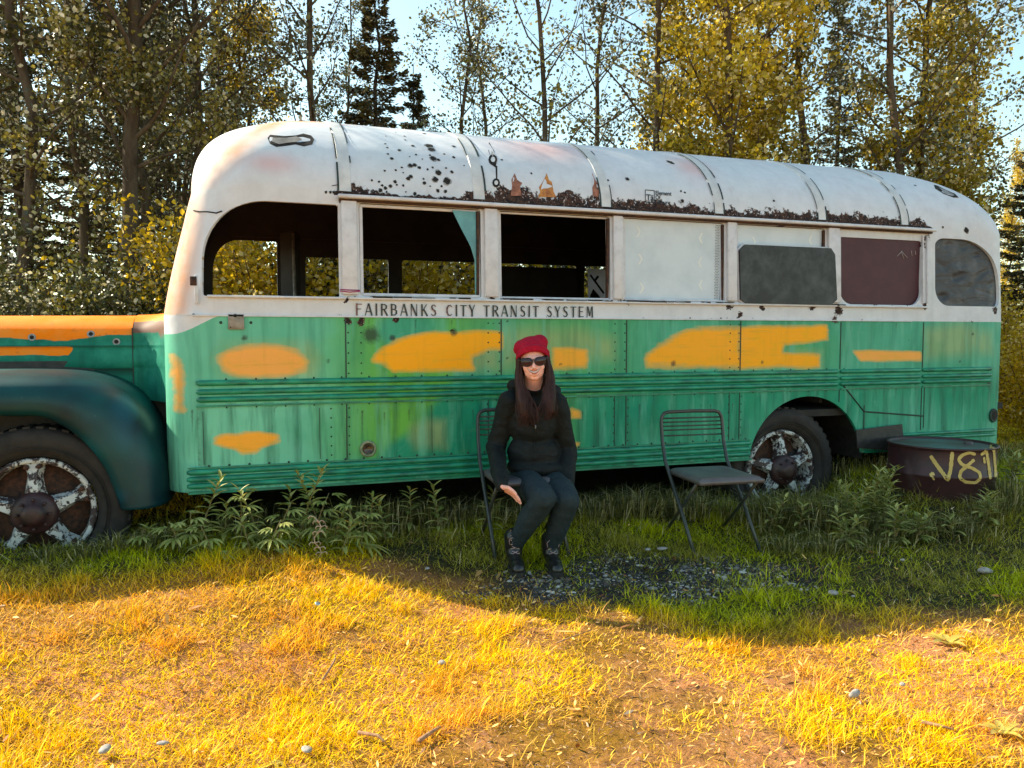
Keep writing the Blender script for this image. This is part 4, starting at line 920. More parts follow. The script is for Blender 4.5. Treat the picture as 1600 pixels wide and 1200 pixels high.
g2_ = sstep(.34, .55, vnoise(x, y, 2.6, 61))[:, None]; cs_ = olv*(1-g2_)+lush_shade*g2_; cs_ = np.where(rs.rand(n)[:, None] < .07, np.array([.60, .50, .28]), cs_); cs_ = np.where(rs.rand(n)[:, None] < .4, cs_*.7+grn*.3, cs_)
col = col*(1-sh[:, None])+cs_*sh[:, None]  # grass takes a shaded tone inside the bus's shadow outline
tuft = sstep(.55, .85, vnoise(x, y, 7, 71))
H = rs.gamma(4, .0062, n)*(1+.7*tuft)*(1+.3*sh)+.010; W = rs.uniform(.0022, .005, n); az = rs.uniform(0, 6.283, n)+1.5*vnoise(x, y, 3, 81); lean = np.clip(rs.normal(1.15-.35*tuft, .38, n), .05, 1.5)
# coarser grass in the margins a step beyond the frame
n2 = 330000; x2 = rs.uniform(-6.5, 12, n2); y2 = rs.uniform(-3.8, 3.6, n2); kk_ = in_view(x2, y2, 3.6) & ~(in_view(x2, y2, .9) & (y2 < .1) & (y2 > -3.3)) & ~((x2 > .8) & (x2 < 7) & (y2 > .2) & (y2 < 2.2)); x2, y2 = x2[kk_], y2[kk_]; n2 = len(x2)
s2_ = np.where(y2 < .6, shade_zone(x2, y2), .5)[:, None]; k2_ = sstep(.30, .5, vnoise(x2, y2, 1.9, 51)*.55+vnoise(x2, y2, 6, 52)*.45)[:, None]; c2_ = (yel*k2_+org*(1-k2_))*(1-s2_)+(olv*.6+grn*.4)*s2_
H2 = rs.gamma(4, .011, n2)+.012; W2 = rs.uniform(.005, .011, n2); a2 = rs.uniform(0, 6.283, n2); l2_ = np.clip(rs.normal(1.0, .35, n2), .05, 1.5)
x, y, col, H, W, az, lean = np.r_[x, x2], np.r_[y, y2], np.r_[col, c2_], np.r_[H, H2], np.r_[W, W2], np.r_[az, a2], np.r_[lean, l2_]
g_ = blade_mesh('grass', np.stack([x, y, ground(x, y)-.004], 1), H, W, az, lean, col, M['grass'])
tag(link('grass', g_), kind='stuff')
# long drooping grass in the shade beside and under the bus
cl = []
for px, dep, nb, hh_, sp_ in ((330,4.55,60,.26,.10),(560,4.75,120,.34,.12),(610,4.8,140,.36,.14),(665,4.85,120,.34,.12),(715,4.95,120,.32,.12),(770,5.0,80,.30,.12),(925,5.05,100,.30,.12),(960,5.15,160,.34,.14),(1000,5.2,180,.36,.12),(1060,5.25,150,.32,.12),(1100,5.2,120,.28,.1),(1140,5.2,100,.26,.1),(1195,5.2,160,.34,.12),(1215,5.1,240,.36,.13),(1250,5.2,240,.38,.12),(1285,5.1,220,.38,.12),(1320,5.2,260,.36,.12),(1345,5.0,240,.30,.14),(1300,4.7,200,.2,.16),(1390,5.0,200,.26,.16),(1420,4.9,180,.22,.14),(1450,5.0,160,.2,.12),(1560,5.1,220,.26,.14),(1590,5.3,260,.34,.2),(1530,4.9,140,.18,.16),(60,4.0,80,.16,.12),(120,4.0,90,.18,.12),(170,4.1,120,.22,.10),(215,4.15,90,.2,.10),(250,4.3,80,.2,.1),(1500,5.0,140,.2,.14),(1235,4.75,140,.18,.2),(1370,4.75,160,.18,.2)):
    c0 = onZ(px, 800, .1); v = fh*dep+cr*(px-800)/F_PX*dep+CAM; nb = int(nb*1.3)
    r0 = np.abs(rs.normal(0, sp_*.5, nb)); a0 = rs.uniform(0, 6.283, nb); X_ = v[0]+r0*np.cos(a0)*1.4; Y_ = v[1]+r0*np.sin(a0)
    cl.append((X_, Y_, rs.uniform(.5, 1.1, nb)*hh_, a0+rs.normal(0, .6, nb), np.clip(rs.normal(.35, .25, nb), 0, 1.1)))
X_ = np.concatenate([c_[0] for c_ in cl]); Y_ = np.concatenate([c_[1] for c_ in cl]); H_ = np.concatenate([c_[2] for c_ in cl]); A_ = np.concatenate([c_[3] for c_ in cl]); L_ = np.concatenate([c_[4] for c_ in cl]); n = len(X_)
# scattered tall stems under the bus edge
xx = rs.uniform(.9, 7.4, 5200); yy = rs.normal(.12, .16, 5200); X_ = np.r_[X_, xx]; Y_ = np.r_[Y_, yy]; H_ = np.r_[H_, rs.uniform(.08, .26, 5200)]; A_ = np.r_[A_, rs.uniform(0, 6.28, 5200)]; L_ = np.r_[L_, np.clip(rs.normal(.4, .3, 5200), 0, 1.2)]; n = len(X_)
cc = np.array([[.08, .09, .025], [.20, .19, .05], [.34, .31, .12], [.55, .50, .30]])[rs.choice(4, n, p=[.36, .32, .2, .12])]
cc = np.where((vnoise(X_, Y_, 1.5, 8)[:, None] > .5) & (X_[:, None] > 5.6), cc*np.array([1.6, 1.1, .8]), cc)
g_ = blade_mesh('tall_grass', np.stack([X_, Y_, ground(X_, Y_)-.01], 1), H_, rs.uniform(.003, .0075, n), A_, L_, cc, M['grass'], 1.35)
tag(link('tall_grass', g_), kind='stuff')
# dry litter: chips, dead leaves, twigs lying on the trampled ground
M['litter'] = leafy_mat('dry_leaf_litter', trans=.05, rnd=.35)
def quads(P, A, B, col, name, m):   # P centre, A and B half axes; a pinched six-point leaf
    n = len(P); V = np.stack([P-A, P-A*.35-B, P+A*.4-B*.85, P+A, P+A*.4+B*.85, P-A*.35+B], 1).reshape(-1, 3)
    F_ = np.arange(n)[:, None]*6+np.array([[0, 1, 2, 5]]), np.arange(n)[:, None]*6+np.array([[2, 3, 4, 5]])
    return fast_mesh(name, V, list(F_), [m], {'col': np.repeat(col, 6, 0)})
x, y = scatter(38000, -3, 8, -3.3, 0, lambda a, b: np.clip(1.15-grass_dens(a, b), .12, 1)); n = len(x)
az = rs.uniform(0, 6.28, n); ti = rs.normal(0, .35, n); t2 = rs.normal(0, .35, n); L = rs.gamma(2.2, .0032, n)+.0025
A = np.stack([np.cos(az)*np.cos(ti), np.sin(az)*np.cos(ti), np.sin(ti)], 1)*L[:, None]; B = np.stack([-np.sin(az)*np.cos(t2), np.cos(az)*np.cos(t2), np.sin(t2)], 1)*(L*rs.uniform(.10, .38, n))[:, None]
pal = np.array([[.78, .45, .16], [.66, .34, .10], [.34, .14, .05], [.85, .60, .42], [.16, .07, .04]]); col = pal[rs.choice(5, n, p=[.3, .3, .2, .04, .16])]
col = col*(1-.75*shade_zone(x, y)[:, None]*(rs.rand(n) < .85)[:, None])  # most litter darkened inside the same shadow outline
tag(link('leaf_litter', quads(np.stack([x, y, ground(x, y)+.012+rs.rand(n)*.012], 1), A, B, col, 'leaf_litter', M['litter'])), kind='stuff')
# gravel
M['stone'] = mat('pale_stone', (.42, .38, .35), (.20, .18, .17), 45, .85, bump=.8)
t = NT('gravel_stone'); g = t.n.new('ShaderNodeNewGeometry'); M['gravel'] = t.fin(t.mix(t.mr(t.math('POWER', g.outputs['Random Per Island'], 4.5), 0, 1), (.036, .032, .030), (.60, .56, .52)), .8)
def stones(name, X_, Y_, R0, m, emb=.35, dens_=None):
    bm = bmesh.new(); bmesh.ops.create_icosphere(bm, subdivisions=1, radius=1); bv = np.array([v.co[:] for v in bm.verts]); bf = np.array([[v.index for v in f.verts] for f in bm.faces]); bm.free()
    n = len(X_); q_ = rs.normal(0, 1, (n, 3)); sc_ = np.stack([R0*rs.uniform(.8, 1.5, n), R0*rs.uniform(.6, 1.1, n), R0*rs.uniform(.35, .7, n)], 1)
    jit = 1+rs.uniform(-.22, .22, (n, len(bv), 1)); V = bv[None]*jit*sc_[:, None, :]; a = rs.uniform(0, 6.28, n); ca, sa = np.cos(a)[:, None], np.sin(a)[:, None]
    V = np.stack([V[..., 0]*ca-V[..., 1]*sa, V[..., 0]*sa+V[..., 1]*ca, V[..., 2]], -1)+np.stack([X_, Y_, ground(X_, Y_)+R0*(emb-.35)*.5], 1)[:, None, :]
    return fast_mesh(name, V.reshape(-1, 3), (np.arange(n)[:, None, None]*len(bv)+bf[None]).reshape(-1, 3), [m])
x, y = scatter(30000, 1.8, 4.8, -1.9, -.4, lambda a, b: gravel_zone(a, b)*sstep(.25, .6, vnoise(a, b, 6, 77))); R0 = rs.gamma(1.3, .0030, len(x))+.002; R0 = np.minimum(R0, .024)
tag(link('gravel', stones('gravel', x, y, R0, M['gravel'])), kind='stuff')
# single stones one can point at
for px, py, r, lb in ((1539,901,.040,'flat oval pale stone lying alone in shaded grass at far right'),(1302,935,.034,'long pale stone at the shadow edge in the right foreground grass'),(1333,938,.016,'small round pale stone just right of the long stone'),(668,883,.020,'pale stone in shaded grass left of the seated person'),(1035,862,.034,'long white stone under the empty chair'),(1012,860,.026,'white stone under the left side of the empty chair'),(690,1045,.022,'white angular stone in sunlit grass at centre'),(1410,882,.022,'thin pale stone in the shaded grass beyond the gravel'),(1335,1097,.030,'flat pinkish stone in sunny orange grass right of centre'),(165,1183,.022,'small white stone at the bottom left of the sunny grass'),(255,1172,.02,'chalky stone near the bottom left dry patch'),(480,1182,.026,'pale stone in the reddish bare dirt at bottom'),(1410,1080,.016,'tiny pale stone in dry orange grass at lower right')):
    p = onZ(px, py, .06 if py < 960 else .01); z = gz(p[0], p[1]); p = onZ(px, py, z)
    me = stones('stone', np.array([0.]), np.array([0.]), np.array([r]), M['stone']); 
    V_ = np.array([v.co[:] for v in me.vertices]); V_[:, 2] -= V_[:, 2].min(); me.vertices.foreach_set('co', V_.astype(np.float32).ravel()); me.polygons.foreach_set('use_smooth', np.ones(len(me.polygons), bool))
    o = link('stone', me); o.location = (p[0], p[1], gz(p[0], p[1])+.004+ (.012 if py > 960 else .006)); md = o.modifiers.new('s', 'SUBSURF'); md.levels = md.render_levels = 1; tag(o, lb, 'stone', 'loose stones on the ground')
M['stick'] = mat('dry_stick', (.42, .24, .14), (.2, .1, .06), 40, .9)
for pts, r, lb in (([(655,1160),(670,1150),(688,1138)], .008, 'short thick dry stick in the bare dirt at the bottom'),([(870,1010),(900,1000),(925,992)],.003,'thin bent twig on sunny grass in front of the gravel'),([(505,1068),(520,1050),(525,1042)],.005,'dark forked twig in yellow grass left of centre'),([(560,1145),(590,1150),(600,1160)],.006,'curved dry stick near the bottom centre'),([(1440,1125),(1470,1133),(1490,1140)],.006,'dry stick in dead grass at the lower right')):
    P = []; 
    for a in pts: p = onZ(a[0], a[1], .03); P.append(Vector((p[0], p[1], gz(p[0], p[1])+.026)))
    c0 = P[0].copy(); mb = MB(); mb.tube([p-c0 for p in P], [r, r*.9, r*.5], 7); o = mb.build('stick', [M['stick']], None, c0); tag(o, lb, 'stick')

# ================================================================ WEEDS beside the bus
def leaf_blade(mb, base, d, up, L, W, droop, mi=0, seg=4, fold=.25):
    d = Vector(d).normalized(); s = d.cross(Vector(up)).normalized(); p = Vector(base); V = []
    for i in range(seg+1):
        t_ = i/seg; wv = W*math.sin(math.pi*min(1, t_*.85+.12))**.8*(1 if i < seg else .05)
        n_ = s.cross(d).normalized(); V += [p-s*wv/2+n_*wv*fold, p, p+s*wv/2+n_*wv*fold]
        d = (d+Vector((0, 0, -droop/seg))).normalized(); p = p+d*(L/seg)
    fs = []
    for i in range(seg): fs += [(3*i, 3*i+1, 3*i+4, 3*i+3), (3*i+1, 3*i+2, 3*i+5, 3*i+4)]
    mb.add(V, fs, mi, True)
def simple_leaf(name, c1, c2, trans=.35, rough=.45):
    t = NT(name); g = t.n.new('ShaderNodeNewGeometry'); c = t.mix(g.outputs['Random Per Island'], c1, c2); t.fin(c, rough, spec=.4)
    tr = t.n.new('ShaderNodeBsdfTranslucent'); t.l.new(c, tr.inputs[0]); m_ = t.n.new('ShaderNodeMixShader'); m_.inputs[0].default_value = trans
    t.l.new(t.b.outputs[0], m_.inputs[1]); t.l.new(tr.outputs[0], m_.inputs[2]); t.l.new(m_.outputs[0], t.out.inputs[0]); return t.m
M['weedleaf'] = simple_leaf('weed_leaf', (.16, .21, .035), (.50, .49, .16), .2); M['weedstem'] = mat('weed_stem', (.15, .17, .06), (.2, .14, .07), 30, .7)
M['palewood'] = mat('dead_flower_stalk', (.48, .40, .32), (.3, .2, .15), 30, .8)
def weed(px, dep, h, lb, seed, kind='lance', name='weed'):
    r = random.Random(seed); v = CAM+fh*dep+cr*(px-800)/F_PX*dep; c0 = Vector((v[0], v[1], gz(v[0], v[1])-.01))
    o = empty(name, c0, lb, 'plant', 'leafy weeds along the foot of the bus'); st = MB(); lf = MB()
    stems = 1 if kind != 'bush' else 4
    for s_ in range(stems):
        lx, ly = r.uniform(-.12, .12), r.uniform(-.14, .02); hh = h*r.uniform(.7, 1) if s_ else h; pts = [Vector((lx*(i/5)**1.4*hh*3, ly*(i/5)**1.4*hh*3, hh*i/5)) for i in range(6)]
        st.tube([c0+p for p in pts], [.0045, .004, .0035, .003, .0025, .0015], 6)
        nl = int(hh*(70 if kind != 'palm' else 30)); 
        for i in range(nl):
            t_ = .12+.88*(i/nl)**.85; a = i*2.4+r.uniform(-.4, .4); k = t_*5; j = min(4, int(k)); p = pts[j].lerp(pts[j+1], k-j)
            L = (.10*(1-.62*t_)+.022)*r.uniform(.8, 1.25); up_ = .25+.9*t_*r.uniform(.5, 1)
            if kind == 'palm':
                L *= 1.3; base = p+Vector((math.cos(a), math.sin(a), .3))*.03
                for q_ in range(6): aa = a+(q_-2.5)*.42; leaf_blade(lf, c0+base, (math.cos(aa), math.sin(aa), up_*.5), (0, 0, 1), L*(1-.12*abs(q_-2.5)), .017, .9)
            else: leaf_blade(lf, c0+p, (math.cos(a), math.sin(a), up_), (0, 0, 1), L, L*.17+.006, .8*(1-t_)+.25)
    st.build('stem', [M['weedstem']], o, (0, 0, 0)) ; lf.build('leaves', [M['weedleaf']], o, (0, 0, 0)); return o
WD = [(275,4.1,.20,'palm','pale star leaved weed in front of the fender tail'),(345,4.3,.26,'lance','lance leaved weed behind the bright star shaped one'),(385,4.15,.22,'lance','low lance leaved weed nearest the grass under the third clump'),(412,4.1,.2,'palm','small star leaved weed at the grass edge under the feathery one'),(482,4.3,.30,'palm','star leaved weed just right of the tallest feathery one'),(530,4.2,.22,'lance','short weed at the grass edge right of the dead stalk'),(560,4.3,.26,'palm','star leaved weed at the right end of the row nearest the grass'),(600,4.5,.28,'lance','leafy weed in shade midway between the row and the chair'),(1325,4.75,.26,'bush','low bushy weed in front of the rear wheel gap'),(1405,4.8,.28,'bush','bushy weed at the left foot of the oil drum'),(1440,4.85,.22,'bush','low bushy weed in front of the oil drum'),(1365,5.2,.42,'bush','tallest bushy weed under the dark flap'),(1545,5.0,.24,'bush','bushy weed at the right foot of the oil drum'),(1500,4.9,.16,'lance','small weed below the painted letters'),(1255,5.0,.24,'lance','weed in front of the rear hub'),(1205,5.0,.26,'lance','weed at the left side of the rear wheel'),(208,4.15,.14,'palm','low weed with finger leaves left of the bus door corner'),(232,4.2,.16,'lance','short leafy weed just behind the front fender'),(262,4.2,.15,'lance','small narrow leaved weed below the fender tail'),
 (305,4.3,.40,'lance','tall leafy weed with curled tip under the front end of the bus'),(292,4.15,.24,'palm','broad star leaved weed beside the tall curled one'),(325,4.05,.19,'palm','bright star shaped weed nearest the sunny grass'),(372,4.3,.32,'palm','spreading star leaved weed third clump from the fender'),(400,4.35,.34,'lance','upright feathery weed between two star leaved clumps'),(425,4.25,.26,'palm','low star leaved weed beneath the bottom rail'),(462,4.35,.44,'lance','tallest feathery weed rising in front of the lower rails'),(445,4.45,.30,'lance','darker leafy weed behind the tallest one'),(500,4.4,.42,'thin','thin wispy weed reaching up to the rail'),(515,4.35,.26,'lance','short dense weed right of the wispy stem'),(540,4.3,.28,'palm','wide star leaved weed at the end of the leafy row'),(575,4.5,.30,'lance','dark leafy weed between the leafy row and the tall grass'),(685,4.65,.34,'lance','bright topped weed left of the occupied chair'),(640,4.75,.30,'lance','slim weed in deep shade left of the occupied chair'),(765,4.75,.3,'lance','shaded weed behind the left leg of the occupied chair'),
 (1340,5.0,.38,'bush','tall bushy weed between rear wheel and oil drum'),(1385,5.1,.34,'bush','dense leafy weed just left of the oil drum'),(1310,5.05,.28,'lance','grassy weed beside the rear wheel hub'),(1590,5.6,.30,'bush','leafy weed right of the oil drum')]
for i, (px, dep, h, kd, lb) in enumerate(WD): weed(px, dep, h, lb, 100+i, kd)
# the pale dead flower stalk
v = CAM+fh*4.12+cr*(492-800)/F_PX*4.12; c0 = Vector((v[0], v[1], gz(v[0], v[1]))); mb = MB(); r = random.Random(4)
P = [c0+Vector((.02*math.sin(i*1.3), .0, .028*i)) for i in range(9)]; mb.tube(P, .003, 6)
for i in range(1, 9):
    for s_ in (-1, 1):
        if r.random() < .8: q0 = P[i]; mb.tube([q0, q0+Vector((s_*.02, 0, .006)), q0+Vector((s_*.03, .0, -.004)), q0+Vector((s_*.026, .0, -.012))], [.003, .0028, .003, .002], 6)
c1 = c0.copy(); mb.v = [(a-c1.x, b-c1.y, c-c1.z) for a, b, c in mb.v]; o = mb.build('dead_stalk', [M['palewood']], None, c1); tag(o, 'pale curly dead flower stalk at the edge of the sunny grass', 'plant')
for px, py, lb, h in ((1480,1000,'yellow broad leaved seedling at the shadow edge on the right',.10),(1328,930,'small pale sprout in shaded grass at right',.05),(1565,1140,'bright yellow sprout in dry grass at the right edge',.08),(430,1185,'low rosette of pale leaves at the bottom left of centre',.04)):
    p = onZ(px, py, .03); c0 = Vector((p[0], p[1], gz(p[0], p[1]))); lf = MB(); r = random.Random(px)
    for i in range(7): a = i*2.4; leaf_blade(lf, (0, 0, .005), (math.cos(a), math.sin(a), .9 if h > .06 else .3), (0, 0, 1), h*r.uniform(.7, 1.1), h*.32, .8)
    o = lf.build('seedling', [simple_leaf('seedling_leaf', (.65, .48, .08), (.5, .42, .1))], None, c0); tag(o, lb, 'plant')

# ================================================================ TREES
def tubes_np(paths, radii, sides=5):
    V = []; Fc = []; b = 0; ang = np.arange(sides)*2*math.pi/sides
    for P, R_a in zip(paths, radii):
        P = np.asarray(P); k = len(P); T_ = np.gradient(P, axis=0); T_ /= np.linalg.norm(T_, axis=1, keepdims=True)+1e-9
        u = np.array([1., 0, 0]) if abs(T_[0, 0]) < .8 else np.array([0, 1., 0]); N_ = np.cross(T_, u); N_ /= np.linalg.norm(N_, axis=1, keepdims=True)+1e-9; B_ = np.cross(T_, N_)
        V.append((P[:, None, :]+(N_[:, None, :]*np.cos(ang)[None, :, None]+B_[:, None, :]*np.sin(ang)[None, :, None])*np.asarray(R_a)[:, None, None]).reshape(-1, 3))
        i, j = np.meshgrid(np.arange(k-1), np.arange(sides), indexing='ij'); j2 = (j+1) % sides
        Fc.append((np.stack([i*sides+j, i*sides+j2, (i+1)*sides+j2, (i+1)*sides+j], -1)+b).reshape(-1, 4)); b += k*sides
    return np.concatenate(V), np.concatenate(Fc)
t = NT('tree_bark'); n1 = t.noise(5, 6, .7, sc3=(1, 1, .25)); n2 = t.noise(22, 4, .7, sc3=(1, 1, 2.2)); c = t.mix(t.mr(n1, .4, .65), (.14, .105, .07), (.055, .038, .026)); c = t.mix(t.mr(n2, .60, .66, 0, .8), c, (.04, .03, .025)); t.bump(n1, .6, .03); M['bark'] = t.fin(c, .85, spec=.1)
M['darkbark'] = mat('dark_spruce_bark', (.07, .05, .035), (.03, .022, .018), 12, .9)
def crown_mat(name, c1, c2, c3, trans=.35, rough=.38):
    """leaf colour varies from leaf to leaf and in large clumps through the crown"""
    t = NT(name); g = t.n.new('ShaderNodeNewGeometry'); r = g.outputs['Random Per Island']; oi = t.n.new('ShaderNodeObjectInfo')
    nz = t.noise(.9, 2, .5); k = t.math('ADD', nz, t.math('MULTIPLY', t.math('SUBTRACT', r, .5), .35)); k = t.math('ADD', k, t.math('MULTIPLY', t.math('SUBTRACT', oi.outputs['Random'], .5), .16))
    c = t.mix(t.mr(k, .42, .60), c1, c2); c = t.mix(t.mr(r, .84, .90, 0, 1), c, c3); t.fin(c, rough, spec=.45)
    tr = t.n.new('ShaderNodeBsdfTranslucent'); t.l.new(c, tr.inputs[0]); m_ = t.n.new('ShaderNodeMixShader'); m_.inputs[0].default_value = trans
    t.l.new(t.b.outputs[0], m_.inputs[1]); t.l.new(tr.outputs[0], m_.inputs[2]); t.l.new(m_.outputs[0], t.out.inputs[0]); return t.m
M['leaf_olive'] = crown_mat('poplar_leaves', (.065, .065, .024), (.33, .27, .05), (.70, .64, .46), .36)
M['leaf_gold'] = crown_mat('gold_poplar_leaves', (.26, .20, .02), (.80, .58, .03), (.85, .72, .36), .52)
M['leaf_grey'] = crown_mat('grey_green_leaves', (.060, .065, .028), (.19, .18, .07), (.64, .60, .46), .28)
M['needle'] = crown_mat('spruce_needles', (.045, .044, .018), (.15, .12, .028), (.32, .26, .14), .15, .6)
M['shrubleaf'] = crown_mat('shrub_leaves', (.045, .05, .015), (.24, .21, .04), (.62, .56, .36), .34)
M['shrubsunlit'] = crown_mat('sun_painted_shrub_leaves', (.45, .30, .012), (.88, .58, .02), (.85, .68, .28), .55)  # shrub leaves brightened to gold, sunlight put into the colour
def leaves_np(P, size, rs_, asp=.75, flat=None):
    n = len(P); a = rs_.normal(0, 1, (n, 3)); a /= np.linalg.norm(a, axis=1, keepdims=True); b = rs_.normal(0, 1, (n, 3)); b -= a*(a*b).sum(1, keepdims=True); b /= np.linalg.norm(b, axis=1, keepdims=True)
    s = (size*rs_.uniform(.6, 1.25, n))[:, None]/2; A = a*s; B = b*s*asp
    V = np.stack([P-A, P-A*.1-B, P+A*.65-B*.55, P+A, P+A*.65+B*.55, P-A*.1+B], 1).reshape(-1, 3); i = np.arange(n)[:, None]*6
    return V, [i+np.array([[0, 1, 2, 5]]), i+np.array([[2, 3, 4, 5]])]
def make_broad(seed, H, R0, r0, nleaf, nbr, lo, lsize, crown_m, spread=1.0):
    rs_ = np.random.RandomState(seed); k = 14; hz = np.linspace(0, H, k); dr = np.cumsum(rs_.normal(0, (.075 if r0 < .06 else .04)*H/9, (k, 2)), 0); trunk = np.column_stack([dr, hz]); trunk[0, :2] = 0
    paths = [trunk]; radii = [r0*(1-hz/H)**.75+.008]; ends = []
    for i in range(nbr):
        h = lo*H+(1-lo)*H*(i+rs_.rand())/nbr*.97; tp = (h/H-lo)/(1-lo); L = R0*(1.0-.75*tp**1.5)*rs_.uniform(.65, 1.15)*(.55+.9*min(1, tp*4)); a = i*2.399+rs_.uniform(-.5, .5); up = rs_.uniform(.35, .95)+.5*tp
        p = np.array([np.interp(h, hz, trunk[:, 0]), np.interp(h, hz, trunk[:, 1]), h]); d = np.array([math.cos(a), math.sin(a), up]); d /= np.linalg.norm(d); pts = [p]
        for s in range(6): d = d+rs_.normal(0, .13, 3)+np.array([0, 0, .05]); d /= np.linalg.norm(d); p = p+d*L/6; pts.append(p)
        pts = np.array(pts); paths.append(pts); rb = max(.006, r0*.36*(1-h/H)+.006); radii.append(np.linspace(rb, .004, 7))
        for s in range(rs_.randint(4, 8)):
            f = rs_.uniform(.25, 1)*5.99; j = int(f); q = pts[j]+(pts[j+1]-pts[j])*(f-j); e = rs_.normal(0, 1, 3)*np.array([1, 1, .7])+np.array([0, 0, .35]); e /= np.linalg.norm(e); Ls = L*rs_.uniform(.18, .42)
            q1 = q+e*Ls*.5+rs_.normal(0, .03, 3); q2 = q+e*Ls; paths.append(np.array([q, q1, q2])); radii.append([.005, .0035, .0022]); ends.append((q, q2, Ls))
    V, Fq = tubes_np(paths, radii); tm = fast_mesh('trunk', V, Fq, [M['bark']], None, True)
    w_ = np.array([e[2] for e in ends]); wb = w_*rs_.lognormal(0, .75, len(w_)); wb = wb/wb.sum(); w_ = w_/w_.sum(); ch = rs_.choice(len(ends), nleaf, p=wb); q = np.array([e[0] for e in ends])[ch]; q2 = np.array([e[1] for e in ends])[ch]; f = rs_.uniform(.1, 1.12, nleaf)[:, None]
    P = q+(q2-q)*f+rs_.normal(0, 1, (nleaf, 3))*(.035+.085*w_[ch]/w_.max())[:, None]*spread
    V, Fq = leaves_np(P, lsize, rs_); return tm, fast_mesh('crown', V, Fq, [crown_m])
def make_spruce(seed, H, R0, r0, dens=1.0):
    rs_ = np.random.RandomState(seed); hz = np.linspace(0, H, 12); trunk = np.column_stack([rs_.normal(0, .02, 12), rs_.normal(0, .02, 12), hz]); paths = [trunk]; radii = [r0*(1-hz/H)+.008]; NP2 = []; ND = []
    h = .08*H
    while h < H*.985:
        nb = rs_.randint(5, 8)
        for i in range(nb):
            tp = h/H; L = R0*(1-tp)**.8*rs_.uniform(.5, 1.15)+.05; a = rs_.uniform(0, 6.283); d = np.array([math.cos(a), math.sin(a), .45*tp-.12]); p = np.array([0, 0, h+rs_.uniform(-.08, .08)]); pts = [p]
            for s in range(5): d = d+np.array([0, 0, -.10+.09*s*.7])+rs_.normal(0, .05, 3); d /= np.linalg.norm(d); p = p+d*L/5; pts.append(p)
            pts = np.array(pts); paths.append(pts); radii.append(np.linspace(.012*(1-tp)+.004, .002, 6)); m_ = int(L*150*dens)+8; f = rs_.uniform(.12, 1, m_)**.8*4.999; j = f.astype(int); q = pts[j]+(pts[j+1]-pts[j])*(f-j)[:, None]
            s_ = np.array([-math.sin(a), math.cos(a), 0]); off = rs_.normal(0, .13*L**.5, m_)*(1.1-f/6); q = q+s_[None]*off[:, None]+np.array([0, 0, -1.])*np.abs(rs_.normal(0, .05, m_))[:, None]; NP2.append(q)
            dd = np.tile(np.array([math.cos(a), math.sin(a), -.1]), (m_, 1))+s_[None]*np.sign(off)[:, None]*.7+rs_.normal(0, .35, (m_, 3)); ND.append(dd/np.linalg.norm(dd, axis=1, keepdims=True))
        h += .17+.10*(H/9)*(1-h/H)
    V, Fq = tubes_np(paths, radii, 4); tm = fast_mesh('trunk', V, Fq, [M['darkbark']], None, True)
    P = np.concatenate(NP2); D = np.concatenate(ND); n = len(P); L = rs_.uniform(.05, .11, n)[:, None]; s = np.cross(D, rs_.normal(0, 1, (n, 3))); s /= np.linalg.norm(s, axis=1, keepdims=True); w_ = rs_.uniform(.010, .020, n)[:, None]
    V = np.stack([P-D*L*.5, P-s*w_, P+D*L*.6, P+s*w_], 1).reshape(-1, 3); return tm, fast_mesh('crown', V, np.arange(n)[:, None]*4+np.array([[0, 1, 2, 3]]), [M['needle']])
def make_shrub(seed, H, R0, nl, ls, m):
    rs_ = np.random.RandomState(seed); paths = []; radii = []; PP = []
    for i in range(22):
        a = rs_.uniform(0, 6.283); r = R0*rs_.uniform(.2, 1); h = H*rs_.uniform(.55, 1.05); f = np.linspace(0, 1, 6); pts = np.column_stack([math.cos(a)*r*f**1.3, math.sin(a)*r*f**1.3, h*f])+rs_.normal(0, .03, (6, 3))*f[:, None]; paths.append(pts); radii.append(np.linspace(.012, .003, 6))
        m_ = nl//22; g = rs_.uniform(.12, 1.02, m_)*4.99; j = np.minimum(g.astype(int), 4); PP.append(pts[j]+(pts[j+1]-pts[j])*(g-j)[:, None]+rs_.normal(0, .11, (m_, 3)))
    V, Fq = tubes_np(paths, radii, 4); tm = fast_mesh('stems', V, Fq, [M['bark']], None, True); V, Fq = leaves_np(np.concatenate(PP), ls, rs_, .7); return tm, fast_mesh('leaves', V, Fq, [m])
LIB = {}
def lib(key, fn, *a):
    if key not in LIB: LIB[key] = fn(*a)
    return LIB[key]
